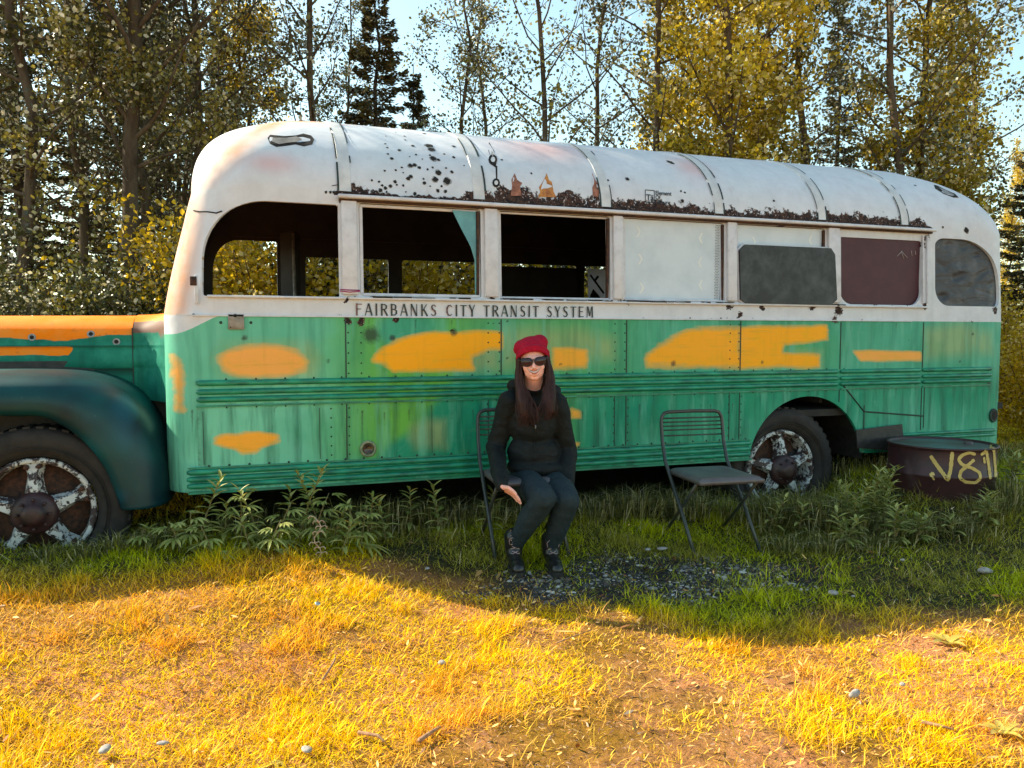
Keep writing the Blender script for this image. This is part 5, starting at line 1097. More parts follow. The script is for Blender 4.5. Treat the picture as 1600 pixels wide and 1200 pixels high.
KINDS = {
 'dense1': lambda: make_broad(1, 9.5, 2.0, .088, 30000, 50, .27, .047, M['leaf_olive']),
 'dense2': lambda: make_broad(2, 9.0, 1.7, .058, 24000, 48, .24, .045, M['leaf_olive'], 1.2),
 'grey1': lambda: make_broad(3, 9.0, 1.9, .055, 22000, 46, .24, .042, M['leaf_grey'], 1.2),
 'gold1': lambda: make_broad(4, 9.5, 1.0, .048, 30000, 60, .12, .056, M['leaf_gold'], 1.1),
 'gold2': lambda: make_broad(5, 9.0, .80, .035, 20000, 54, .10, .054, M['leaf_gold'], 1.2),
 'grey2': lambda: make_broad(8, 9.0, .95, .05, 9500, 40, .12, .045, M['leaf_grey'], 1.2),
 'olive2': lambda: make_broad(9, 9.0, 1.0, .045, 10500, 40, .15, .046, M['leaf_olive'], 1.2),
 'sparse1': lambda: make_broad(6, 8.2, 1.15, .048, 4300, 30, .22, .052, M['leaf_grey'], 1.3),
 'sparse2': lambda: make_broad(7, 7.6, 1.35, .045, 3700, 26, .25, .052, M['leaf_olive'], 1.3),
 'spruce1': lambda: make_spruce(11, 9.5, 1.25, .11), 'spruce2': lambda: make_spruce(12, 6.7, 1.2, .07, 1.7), 'spruce3': lambda: make_spruce(13, 8.2, .8, .08, 1.1),
 'shrub1': lambda: make_shrub(21, 2.3, 1.1, 11000, .05, M['shrubleaf']), 'shrub2': lambda: make_shrub(22, 2.0, 1.2, 12000, .048, M['shrubsunlit']), 'shrub3': lambda: make_shrub(23, 2.6, 1.0, 8000, .06, M['shrubleaf']),
}
def tree(px, dep, kind, lb, sc=1.0, rot=0.0, name=None, cat='tree', group='trees growing behind the bus', dz=0):
    tm, cm = lib(kind, KINDS[kind]); v = CAM+fh*dep+cr*(px-800)/F_PX*dep; g = gz(v[0], v[1])
    nm = name or {'sp': 'spruce_tree', 'sh': 'shrub'}.get(kind[:2], 'poplar_tree'); nm = 'poplar_tree' if kind.startswith('sparse') and not name else nm
    nm = 'spruce_tree' if kind.startswith('spruce') else nm
    o = empty(nm, (v[0], v[1], g-.03+dz), lb, cat, group); o.rotation_euler = (0, 0, rot); o.scale = (sc, sc, sc)
    for m_, n_ in ((tm, 'trunk' if not kind.startswith('shrub') else 'stems'), (cm, 'crown' if not kind.startswith('shrub') else 'leaves')):
        c_ = bpy.data.objects.new(n_, m_); COL.objects.link(c_); c_.parent = o
    return o
TR = [ # px, depth, kind, scale, rot, label
 (178, 9.0, 'dense1', 1.12, 0.3, 'tall poplar with the thickest pale trunk, left of the bus'),
 (240, 10.2, 'dense2', 1.05, 1.3, 'slender poplar just right of the thick trunked one'),
 (20, 8.4, 'olive2', 1.25, 2.1, 'dark leafy poplar at the left edge of the photo'),
 (110, 11.5, 'grey1', 1.15, .7, 'grey green poplar behind the left edge trees'),
 (330, 11.0, 'grey1', 1.1, 3.6, 'grey green poplar above the front of the bus roof'),
 (300, 13.5, 'olive2', 1.25, 4.4, 'poplar farther back above the bus hood'),
 (470, 10.6, 'sparse1', 1.18, .2, 'airy poplar with forked bare limbs left of the tall spruce'),
 (395, 12.0, 'gold2', .92, 1.9, 'small golden poplar above the front roof corner'),
 (592, 12.0, 'spruce2', 1.0, 0, 'narrow pointed spruce standing against open sky'),
 (540, 13.5, 'olive2', .8, 5.0, 'poplar half hidden behind the pointed spruce'),
 (650, 13.0, 'spruce2', .82, 1.7, 'small spruce right of the pointed spruce'),
 (700, 11.6, 'sparse2', .92, .5, 'thin poplar with few leaves above the second roof strap'),
 (775, 12.5, 'sparse1', .88, 2.2, 'sparse poplar left of the crooked bare trunk'),
 (868, 9.6, 'sparse2', .98, 3.0, 'sparse poplar with crooked bare trunk over the roof middle'),
 (925, 12.2, 'sparse1', .98, 4.3, 'sparse poplar with scattered golden leaves'),
 (998, 10.0, 'sparse1', 1.05, 5.5, 'forked sparse poplar left of the big golden tree'),
 (1062, 10.6, 'gold2', .95, .9, 'golden poplar at the left side of the large forked one'),
 (1118, 9.6, 'gold1', 1.10, 1.2, 'large golden poplar with a visible forked trunk'),
 (1185, 11.2, 'gold2', 1.1, 2.6, 'golden poplar close behind the large forked one'),
 (1245, 10.4, 'grey2', 1.0, 5.1, 'grey leaved poplar between the two golden groups'),
 (1300, 12.2, 'spruce3', .80, .4, 'thin spire shaped spruce in the gap at right'),
 (1390, 9.8, 'sparse1', 1.12, 1.0, 'pale trunked poplar at the left of the right hand group'),
 (1440, 10.2, 'gold1', 1.02, 4.0, 'broad golden poplar above the rear of the bus'),
 (1495, 11.2, 'olive2', 1.0, 3.3, 'poplar with outermost branches against the right hand sky'),
 (1470, 12.4, 'spruce1', .80, 2.0, 'dark spruce inside the right hand group of trees'),
 (1610, 10.5, 'spruce2', .62, 1.0, 'low spruce at the right edge of the photo'),
 (1570, 13.0, 'gold2', .46, 2.0, 'short golden poplar behind the rear end of the bus'),
 (140, 14, 'spruce1', 1.0, 0, 'dark spruce behind the thick trunked poplar'), (40, 13, 'spruce1', 1.1, 2, 'dark spruce behind the left edge poplar'), (255, 15, 'spruce3', 1.15, 1, 'dark narrow spruce left of the bus windscreen'), (350, 16, 'spruce1', .8, 3, 'spruce seen through the driver window'),
 (205, 18, 'spruce1', 1.2, 4, 'distant spruce between the two left poplars'), (-60, 10, 'dense1', 1.1, 5, 'poplar beyond the left edge'), (-140, 12, 'gold1', 1.1, 1, 'golden poplar beyond the left edge'), (1760, 11, 'spruce2', .6, 2, 'low spruce beyond the right edge'),
]
for px, dep, kd, sc, rot, lb in TR: tree(px, dep, kd, lb, sc, rot)
rr = random.Random(9)
SH = [(20,7.4,'shrub1',.82,'leafy shrub at the left edge behind the hood'),(85,7.6,'shrub3',.74,'tall shrub with large leaves behind the hood'),(150,7.5,'shrub1',.80,'shrub in front of the thick poplar trunk'),(215,7.8,'shrub1',.86,'shrub behind the orange hood top'),(262,8.1,'shrub3',.9,'shrub touching the windscreen pillar'),(320,8.5,'shrub2',1.3,'golden shrub at the left of the driver window view'),(385,8.4,'shrub2',1.3,'sunny golden shrub seen through the driver window'),(455,8.8,'shrub2',1.35,'golden shrub beside the door post'),(510,9.0,'shrub1',1.15,'green shrub seen behind the first window pillar'),(585,9.2,'shrub2',1.35,'golden shrub seen at the left of the second window'),(660,9.3,'shrub2',1.4,'shrub seen at the right of the second window'),(730,9.5,'shrub2',1.4,'golden shrub behind the broken pane'),(820,9.8,'shrub1',1.2,'shrub behind the third window'),(930,10.0,'shrub2',1.2,'golden shrub hidden behind the dark bus interior'),(1592,8.9,'shrub2',.8,'sunny golden shrub at the right edge of the photo'),(1625,7.6,'shrub2',.72,'low golden shrub behind the rear bumper'),(1690,9.5,'shrub1',1.0,'shrub beyond the right edge')]
for i, (px, dep, kd, sc, lb) in enumerate(SH): tree(px, dep, kd, lb, sc, rr.uniform(0, 6.2), name='shrub', cat='shrub', group='shrubs behind the bus')
# the forest behind
FR = []
for i in range(34):
    px = -150+i*56+rr.uniform(-18, 18); dep = rr.uniform(19, 27); kd = rr.choice(['spruce1', 'spruce3', 'spruce2']); sc = (.95 if px < 380 else (.60 if px < 1000 else .46))*rr.uniform(.85, 1.15)*(1.0 if kd != 'spruce2' else 1.3)
    tree(px, dep, kd, 'dark spruce in the far row of forest behind the other trees', sc, rr.uniform(0, 6), group='far row of spruces')
# ================================================================ FOLDING CHAIRS
M['chairtube'] = mat('dark_green_tube', (.022, .035, .032), (.05, .05, .045), 30, .35)
M['seatpad'] = mat('grey_vinyl_seat', (.085, .075, .085), (.13, .12, .125), 8, .42, bump=.1)
def chair(foot, rot, lb, cat='folding chair'):
    fz = gz(foot[0], foot[1]); o = empty('folding_chair', (foot[0], foot[1], fz), lb, cat, 'black folding chairs beside the bus'); o.rotation_euler = (0, 0, rot)
    z0, zr = 0.0, .02
    def fr(pts, r=.0115, name='frame'):
        mb = MB(); mb.tube(pts, r, 10); ob = mb.build(name, [M['chairtube']]); ob.parent = o; return ob
    W_ = .43; top = []
    P = [(0, 0, z0), (0, .17, .22), (0, .36, .44), (0, .41, .50), (0, .455, .62), (0, .475, .74), (.006, .48, .775), (.022, .482, .797), (.05, .483, .805)]
    Q = [(W_-x, y, z) for x, y, z in reversed(P)]
    fr(P+[(W_/2, .484, .808)]+Q)
    rl = [[(.015, .46, zr), (.015, .23, .22), (.015, .02, .425)], [(W_-.015, .46, zr), (W_-.015, .23, .22), (W_-.015, .02, .425)]]
    for r_ in rl: fr(r_, .010, 'rear_leg')
    
    mb = MB()
    for i, z in enumerate((.765, .74, .715, .69, .655)): mb.tube([(.004, .46+.02*(z-.62)/.15, z), (W_-.004, .46+.02*(z-.62)/.15, z)], .0045 if i else .005, 6)
    ob = mb.build('back_wires', [M['chairtube']]); ob.parent = o
    # seat: slightly dished pad with rolled edge
    nx, ny = 18, 18; V = []; 
    for i in range(nx+1):
        for j in range(ny+1):
            u, v = i/nx*2-1, j/ny*2-1; k = (1-abs(u)**6)*(1-abs(v)**6)
            x = W_/2+u*(W_/2-.008)*(1-.06*(v > .6)*(v-.6)); y = .17+v*.215; z = .462-.012*(1-u*u)*(1-v*v)+.006*(k > 0)-.014*max(0, abs(u)**8, (abs(v)**8 if v < 0 else 0))+.012*(v+1)/2*0
            V.append((x, y, z))
    T_ = len(V); V += [(x, y, z-.022) for x, y, z in V]; s = ny+1
    F_ = [(i*s+j, (i+1)*s+j, (i+1)*s+j+1, i*s+j+1) for i in range(nx) for j in range(ny)]; F_ += [tuple(T_+q for q in reversed(f)) for f in F_]
    rim = [i*s for i in range(nx+1)]+[nx*s+j for j in range(1, ny+1)]+[i*s+ny for i in range(nx-1, -1, -1)]+[j for j in range(ny-1, 0, -1)]
    F_ += [(rim[(k+1) % len(rim)], rim[k], T_+rim[k], T_+rim[(k+1) % len(rim)]) for k in range(len(rim))]
    mb = MB(); mb.add(V, F_, 0, True); ob = mb.build('seat', [M['seatpad']]); ob.parent = o
    return o
chair((3.514, -.775), R_(-5), 'empty black folding chair with grey seat beside the gravel patch')
chair((2.352, -.575), R_(-5), 'folding chair the woman in the red beanie is sitting on')

# ================================================================ OIL DRUM
t = NT('maroon_drum'); n1 = t.noise(5, 6, .7); n2 = t.noise(2.5, 3); c = t.mix(t.mr(n1, .42, .68), (.050, .016, .020), (.020, .010, .013)); c = t.mix(t.mr(n2, .58, .66, 0, .4), c, (.16, .10, .11)); t.bump(n1, .3, .006); M['drum'] = t.fin(c, .5)
M['drumtop'] = mat('teal_stained_lid', (.07, .035, .035), (.09, .15, .14), 4, .5)
M['graffiti'] = mat('yellow_brush_paint', (.62, .47, .16), (.50, .36, .10), 18, .6)
dc = (5.765, -.43); dz_ = gz(*dc)-.10; dr_ = .345; dh = onY(1485, 691, -.43)[2]-dz_
drum = empty('oil_drum', (dc[0], dc[1], dz_), 'cut down maroon oil drum with yellow painted letters behind the rear wheel', 'oil drum')
mb = MB(); pr = [(dr_-.004, 0), (dr_, .01)]
for zc in (dh*.5,): pr += [(dr_, zc-.02), (dr_+.010, zc-.008), (dr_+.010, zc+.008), (dr_, zc+.02)]
pr += [(dr_, dh-.03), (dr_+.004, dh-.012), (dr_+.012, dh-.008), (dr_+.014, dh), (dr_+.004, dh+.004), (dr_-.008, dh), (dr_-.010, dh-.012)]
mb.lathe(pr, (dc[0], dc[1], dz_), 'z', 72, 0); db = mb.mesh('drum_body', [M['drum']]); link('drum_body', db, drum)
mb = MB(); mb.lathe([(dr_-.010, -.012), (dr_-.03, -.014), (.15, -.008), (.001, -.010)], (dc[0], dc[1], dz_+dh), 'z', 72, 0); mb.lathe([(.001, .004), (.028, .004), (.03, -.01)], (dc[0]+.2, dc[1]-.05, dz_+dh), 'z', 14, 0); mb.build('lid', [M['drumtop']], drum)
bvd = BVHTree.FromPolygons([tuple(v.co) for v in db.vertices], [tuple(p.vertices) for p in db.polygons])
mb = MB()
def brush(pts, w_):
    P = np.array(pts, float); q = []
    for i in range(len(P)-1):
        k = max(2, int(np.hypot(*(P[i+1]-P[i]))/2.5)); q += [P[i]+(P[i+1]-P[i])*j/k for j in range(k)]
    q.append(P[-1]); q = np.array(q)
    if len(q) > 6 and len(pts) > 3: q[1:-1] = (q[:-2]+q[1:-1]*2+q[2:])/4
    T_ = np.gradient(q, axis=0); T_ /= np.linalg.norm(T_, axis=1, keepdims=True)+1e-9; N_ = np.stack([-T_[:, 1], T_[:, 0]], 1); rr_ = np.random.RandomState(len(q)); V = []
    for i in range(len(q)):
        ww = w_/2*(1+rr_.uniform(-.15, .15))*(.7 if i in (0, len(q)-1) else 1)
        for s in (-1, 1):
            a = q[i]+N_[i]*s*ww; h = hit(a[0], a[1], bvd); V.append(h[0]+h[1]*.003 if h else None)
    for i in range(len(q)-1):
        f = V[2*i:2*i+4]
        if all(v is not None for v in f): mb.add(f, [(0, 1, 3, 2)])
brush([(1454,739),(1459,744)], 8); brush([(1457,745),(1460,750)], 3)
brush([(1454,712),(1462,724),(1472,738),(1481,750),(1485,735),(1488,706)], 6)
brush([(1524,710),(1514,707),(1503,711),(1497,718),(1503,726),(1518,731),(1530,738),(1532,747),(1524,754),(1508,753),(1499,746),(1501,736),(1512,727),(1522,718)], 5)
brush([(1537,714),(1538,724)], 3.5); brush([(1532,711),(1540,705),(1548,698),(1553,696)], 5); brush([(1541,706),(1544,725),(1547,748)], 4.5); brush([(1552,698),(1554,725),(1556,750)], 4)
mb.build('painted_letters', [M['graffiti']], drum)
p = onZ(497, 983, .03); mb = MB(); mb.lathe([(.001, .006), (.011, .006), (.013, .003), (.0135, 0)], (0, 0, 0), 'z', 18); o = mb.build('bottle_cap', [mat('tin_cap', (.35, .42, .5), (.6, .6, .6), 50, .3, .8)], None, Vector((p[0], p[1], gz(p[0], p[1])+.03))); o.rotation_euler = (.4, .2, 0); tag(o, 'small bluish bottle cap lying in the yellow grass', 'bottle cap')

# ================================================================ PERSON
FW = Vector((-math.sin(THETA), -math.cos(THETA), 0)); RT = Vector(cr); UPv = Vector((0, 0, 1))
def A_(px, py, d): return Vector(atd(px, py, d))
def caps(bm, p0, r0, p1, r1, n=20):
    p0, p1 = Vector(p0), Vector(p1); ax = p1-p0; L = ax.length; ax = ax/L if L > 1e-6 else Vector((0, 0, 1)); a = ax.orthogonal().normalized(); b = ax.cross(a); rings = []
    m = 6
    for i in range(1, m+1): th_ = math.pi/2*i/m; rings.append((p0-ax*r0*math.cos(th_), r0*math.sin(th_)))
    for i in range(m): th_ = math.pi/2*i/m; rings.append((p1+ax*r1*math.sin(th_), r1*math.cos(th_)))
    vs = [[bm.verts.new(c+(a*math.cos(2*math.pi*j/n)+b*math.sin(2*math.pi*j/n))*r) for j in range(n)] for c, r in rings]
    t0 = bm.verts.new(p0-ax*r0); t1 = bm.verts.new(p1+ax*r1)
    for i in range(len(vs)-1):
        for j in range(n): bm.faces.new((vs[i][j], vs[i][(j+1) % n], vs[i+1][(j+1) % n], vs[i+1][j]))
    for j in range(n): bm.faces.new((t0, vs[0][(j+1) % n], vs[0][j])); bm.faces.new((t1, vs[-1][j], vs[-1][(j+1) % n]))
def ellp(bm, c, rad, rotm=None):
    ret = bmesh.ops.create_uvsphere(bm, u_segments=28, v_segments=18, radius=1); Mx = (rotm or Matrix((tuple(RT), tuple(-FW), (0, 0, 1))).transposed())
    for v in ret['verts']: v.co = Mx @ Vector((v.co.x*rad[0], v.co.y*rad[1], v.co.z*rad[2])) + Vector(c)
def fuse(bm, voxel, it, name, m, parent, disp=None, factor=.5):
    me = bpy.data.meshes.new('tmp'); bm.to_mesh(me); bm.free(); o = bpy.data.objects.new('tmp', me); COL.objects.link(o)
    md = o.modifiers.new('r', 'REMESH'); md.mode = 'VOXEL'; md.voxel_size = voxel; md.use_smooth_shade = True
    sm_ = o.modifiers.new('s', 'SMOOTH'); sm_.factor = factor; sm_.iterations = it
    dg = bpy.context.evaluated_depsgraph_get(); m2 = bpy.data.meshes.new_from_object(o.evaluated_get(dg)); bpy.data.objects.remove(o); m2.name = name
    if disp:
        V = np.empty(len(m2.vertices)*3, np.float32); m2.vertices.foreach_get('co', V); V = V.reshape(-1, 3); N_ = np.array([v.normal[:] for v in m2.vertices]); V = V+N_*disp(V, N_)[:, None]; m2.vertices.foreach_set('co', V.astype(np.float32).ravel())
    m2.materials.clear()
    for q in (m if isinstance(m, list) else [m]): m2.materials.append(q)
    m2.polygons.foreach_set('use_smooth', np.ones(len(m2.polygons), bool)); m2.update(); return link(name, m2, parent)
t = NT('skin'); n1 = t.noise(8, 4); c = t.mix(t.mr(n1, .4, .7), (.95, .50, .42), (.88, .42, .34)); t.fin(c, .42, spec=.35); t.b.inputs['Subsurface Weight'].default_value = .12; t.b.inputs['Subsurface Radius'].default_value = (.02, .008, .005); t.b.inputs['Subsurface Scale'].default_value = .5; M['skin'] = t.m
def cloth(name, c1, c2, rough=.8, sc=26, b=.4):
    t = NT(name); n = t.noise(sc, 5, .6, 1.2); n2 = t.noise(5, 3, .5, 2.5, sc3=(1, 1, 2.2)); t.bump(t.math('ADD', n2, t.math('MULTIPLY', t.noise(260, 2), .06)), b, .03); m_ = t.fin(t.mix(t.mr(n, .4, .7), c1, c2), rough, spec=.3)
    return m_
M['jacket'] = cloth('black_green_jacket', (.0045, .0065, .007), (.008, .013, .014), .75); M['jeans'] = cloth('slate_trousers', (.012, .024, .031), (.020, .038, .048), .8, 40, .25)
M['beanie'] = cloth('crimson_knit', (.42, .004, .03), (.30, .002, .02), .9, 60, .5); M['hair'] = mat('dark_brown_hair', (.018, .007, .006), (.055, .024, .022), 22, .45, bump=.2, sc3=(1, 1, .1), spec=.18); M['boot'] = mat('black_boot_leather', (.008, .008, .009), (.02, .02, .02), 30, .3); M['lens'] = mat('dark_lens', (.03, .004, .012), (.012, .002, .006), 3, .08, bump=0); M['lips'] = mat('lip_pink', (.50, .14, .12), None, 20, .4); M['lace'] = mat('pink_grey_lace', (.5, .36, .38), None, 20, .7); M['metal'] = mat('zip_metal', (.5, .5, .5), None, 20, .3, .8); M['teeth'] = mat('teeth', (.75, .68, .62), None, 20, .3)
per = empty('person', A_(838, 752, 4.58)-Vector((0, 0, .48)), 'seated woman in red beanie, sunglasses, black jacket and slate trousers with long dark hair', 'person')
HD = A_(833, 565, 4.44); tilt_ = Matrix.Rotation(R_(5), 3, FW)
def H_l(a, b, c): a *= 1.06; b *= 1.04; c *= 1.04; return HD+tilt_ @ (RT*a+FW*b+UPv*c)
HM = tilt_ @ Matrix((tuple(RT), tuple(-FW), (0, 0, 1))).transposed()
shL, shR = A_(796, 628, 4.56), A_(870, 631, 4.57); elL, elR = A_(774, 700, 4.62), A_(887, 702, 4.64); wrL, wrR = A_(784, 760, 4.22), A_(886, 764, 4.46)
pel = A_(838, 748, 4.62); wst = A_(834, 708, 4.62); chs = A_(833, 662, 4.60); nek = A_(833, 612, 4.56)
hpL, hpR = A_(818, 750, 4.58), A_(862, 751, 4.60); knL, knR = A_(849, 779, 4.20), A_(886, 783, 4.25); anL, anR = A_(803, 852, 4.36), A_(861, 856, 4.38)
bm = bmesh.new()   # ---- body: one continuous surface
ellp(bm, H_l(0, -.012, .018), (.070, .090, .098), HM); ellp(bm, H_l(0, .018, -.045), (.057, .062, .058), HM); ellp(bm, H_l(0, .052, -.082), (.024, .020, .018), HM); ellp(bm, H_l(0, .045, -.035), (.052, .036, .045), HM)
for s in (-1, 1): ellp(bm, H_l(s*.036, .050, -.030), (.022, .020, .020), HM); ellp(bm, H_l(s*.071, -.01, -.012), (.010, .018, .028), HM); caps(bm, H_l(s*.008, .074, .022), .012, H_l(s*.045, .062, .020), .010); ellp(bm, H_l(s*.010, .088, -.034), (.008, .009, .007), HM)
caps(bm, H_l(0, .078, .012), .008, H_l(0, .100, -.027), .011); ellp(bm, H_l(0, .074, -.062), (.026, .012, .014), HM)
caps(bm, H_l(0, -.02, -.06), .052, nek-UPv*.02, .056); ellp(bm, chs, (.125, .085, .15)); ellp(bm, wst, (.11, .08, .13)); ellp(bm, pel, (.135, .10, .09)); caps(bm, nek-UPv*.03, .06, chs, .08)
for a, b_, c, kn, an, hp in ((shL, elL, wrL, knL, anL, hpL), (shR, elR, wrR, knR, anR, hpR)):
    caps(bm, chs+UPv*.08, .05, a, .048); caps(bm, a, .046, b_, .036); caps(bm, b_, .036, c, .024); caps(bm, hp, .075, kn, .050); caps(bm, kn, .048, kn.lerp(an, .35), .046); caps(bm, kn.lerp(an, .35), .046, an, .030); caps(bm, pel, .09, hp, .08)
def hand(wr, d, side, nrm, curl=.5):
    """palm, four bent fingers and a thumb; d finger direction, side across the palm toward the thumb"""
    d = d.normalized(); K_s = .86; side = (side-d*side.dot(d)).normalized(); nrm = d.cross(side).normalized()*nrm
    for k in range(4):
        o_k = (k-1.5)*.0185; o_k *= .86; base = wr+d*.070+side*o_k; caps(bm, wr+d*.012+side*o_k*.6, .013, base, .0105)
        L = (.030, .036, .034, .026)[3-k]; p = base; dd = d.copy()
        for sgm, rr_ in ((L, .0088), (L*.7, .0080), (L*.55, .0070)): dd = (dd+nrm*curl*.45).normalized(); q_ = p+dd*sgm; caps(bm, p, rr_, q_, rr_*.93, 12); p = q_
    b0 = wr+d*.025+side*.024; p1 = b0+(d*.6+side*.9).normalized()*.034; p2 = p1+(d*.95+side*.35+nrm*.2).normalized()*.030; p3 = p2+(d+nrm*.3).normalized()*.022; caps(bm, b0-side*.012, .014, p1, .011); caps(bm, p1, .0105, p2, .0095); caps(bm, p2, .0092, p3, .008)
hand(wrL-RT*.012+UPv*.004, RT*.86-UPv*.50+FW*.02, FW*.8+UPv*.45, 1, .45)
hand(wrR, -UPv*.75+FW*.4-RT*.1, FW*.5+RT*.2, 1, .6)
for an, to in ((anL, A_(810, 892, 4.17)), (anR, A_(871, 890, 4.20))): caps(bm, an, .032, an-UPv*.05, .034); caps(bm, an-UPv*.055, .032, to+UPv*.012, .022)
fuse(bm, .0042, 3, 'body', M['skin'], per)
# ---- trousers
bm = bmesh.new(); ellp(bm, pel, (.165, .125, .095))
for hp, kn, an in ((hpL, knL, anL), (hpR, knR, anR)): caps(bm, pel.lerp(hp, .6), .095, hp, .092); caps(bm, hp, .090, hp.lerp(kn, .6)+UPv*.004, .078); caps(bm, hp.lerp(kn, .6)+UPv*.004, .084, kn, .070); caps(bm, kn, .069, kn.lerp(an, .35)-RT*.004, .066); caps(bm, kn.lerp(an, .35)-RT*.004, .066, kn.lerp(an, .93), .046)
def wr_d(V, N_):
    f = np.zeros(len(V))
    for kn in (knL, knR):
        r = np.linalg.norm(V-np.array(kn), axis=1); f += .0015*np.sin(r*150)*np.exp(-((r-.085)/.03)**2)
    return f+.003*(vnoise(V[:, 0]+V[:, 1], V[:, 2], 22, 4)-.5)*2
fuse(bm, .006, 5, 'trousers', M['jeans'], per, wr_d)
# ---- jacket
bm = bmesh.new(); ellp(bm, chs+UPv*.02, (.158, .120, .155)); ellp(bm, wst+FW*.01, (.156, .128, .13)); ellp(bm, pel+UPv*.075+FW*.02, (.178, .140, .062)); ellp(bm, chs+FW*.045-UPv*.01, (.11, .085, .10))
for a, b_, c in ((shL, elL, wrL), (shR, elR, wrR)): caps(bm, chs+UPv*.085, .07, a, .062); caps(bm, a, .064, a.lerp(b_, .5), .060); caps(bm, a.lerp(b_, .5), .060, b_, .056); caps(bm, b_, .056, b_.lerp(c, .6), .050); caps(bm, b_.lerp(c, .6), .050, b_.lerp(c, .97), .040)
caps(bm, nek-UPv*.045, .082, nek+UPv*.018, .068)
for i in range(16):
    a = 2*math.pi*i/16; q0 = nek+UPv*(.030-.022*math.cos(a))+RT*math.sin(a)*.074+FW*math.cos(a)*.068; a += 2*math.pi/16; q1 = nek+UPv*(.030-.022*math.cos(a))+RT*math.sin(a)*.074+FW*math.cos(a)*.068; caps(bm, q0, .022, q1, .022, 12)
ellp(bm, nek-FW*.07-UPv*.02, (.115, .055, .065)); ellp(bm, nek-FW*.04-RT*.10+UPv*.030, (.055, .055, .040)); ellp(bm, nek-FW*.04+RT*.11+UPv*.005, (.055, .055, .034))
def jd(V, N_):
    f = .0016*np.sin(V[:, 2]*80+7*vnoise(V[:, 0], V[:, 1]+V[:, 2], 9, 5)+V[:, 0]*20)*(.4+vnoise(V[:, 0], V[:, 2], 6, 6))
    return f+.010*(vnoise(V[:, 0]*1.3+V[:, 1], V[:, 2], 13, 7)-.5)
jk = fuse(bm, .007, 4, 'jacket', M['jacket'], per, jd)
mb = MB(); zc = [chs+FW*.135+UPv*.06, chs+FW*.14, wst+FW*.135+UPv*.03, pel+FW*.155+UPv*.09]; zc = [p+RT*.006 for p in zc]
bj = BVHTree.FromPolygons([tuple(v.co) for v in jk.data.vertices], [tuple(p.vertices) for p in jk.data.polygons])
zp = []
for i in range(24):
    q_ = A_(838+.3*math.sin(i), 640+i*4.0, 4.2); h = bj.ray_cast(q_, -FW, 1); 
    if h[0] is not None: zp.append(h[0]+FW*.002)
if len(zp) > 2: mb.tube(zp, .0035, 6)
h = bj.ray_cast(A_(839, 676, 4.2), -FW, 1)
if h[0] is not None: mb.tube([h[0]+FW*.006+UPv*.012, h[0]+FW*.008-UPv*.012], .004, 6, 1)
h = bj.ray_cast(A_(790.5, 607.5, 4.2), -FW, 1)
if h[0] is None: h = bj.ray_cast(A_(792, 612, 4.2), -FW, 1)
if h[0] is not None: mb.disc(h[0]+h[1]*.003, .0075, h[1], 12, 1); mb.disc(h[0]+h[1]*.004, .004, h[1], 10, 0)
mb.build('zip', [M['jacket'], M['metal']], jk)
# ---- beanie
bm = bmesh.new(); ellp(bm, H_l(0, -.018, .078), (.086, .098, .062), HM); ellp(bm, H_l(.042, -.025, .098), (.048, .070, .046), HM); ellp(bm, H_l(-.045, -.025, .085), (.052, .070, .040), HM); ellp(bm, H_l(-.070, -.03, .070), (.030, .045, .030), HM); ellp(bm, H_l(0, -.055, .03), (.080, .070, .07), HM)
ring = []
for i in range(28):
    a = 2*math.pi*i/28; fz_ = math.cos(a); ring.append(H_l(math.sin(a)*.080, -.010+math.cos(a)*.096, .038+.026*fz_-.018*(abs(math.sin(a))**3) - (.03 if fz_ < 0 else 0)*abs(fz_)))
for i in range(28):
    caps(bm, ring[i], .011, ring[(i+1) % 28], .011, 10); caps(bm, ring[i]+UPv*.02, .0105, ring[(i+1) % 28]+UPv*.02, .0105, 10)
bn = fuse(bm, .005, 4, 'beanie', M['beanie'], per, lambda V, N_: .0012*np.sin(np.arctan2((V-np.array(HD))@np.array(FW), (V-np.array(HD))@np.array(RT))*55))
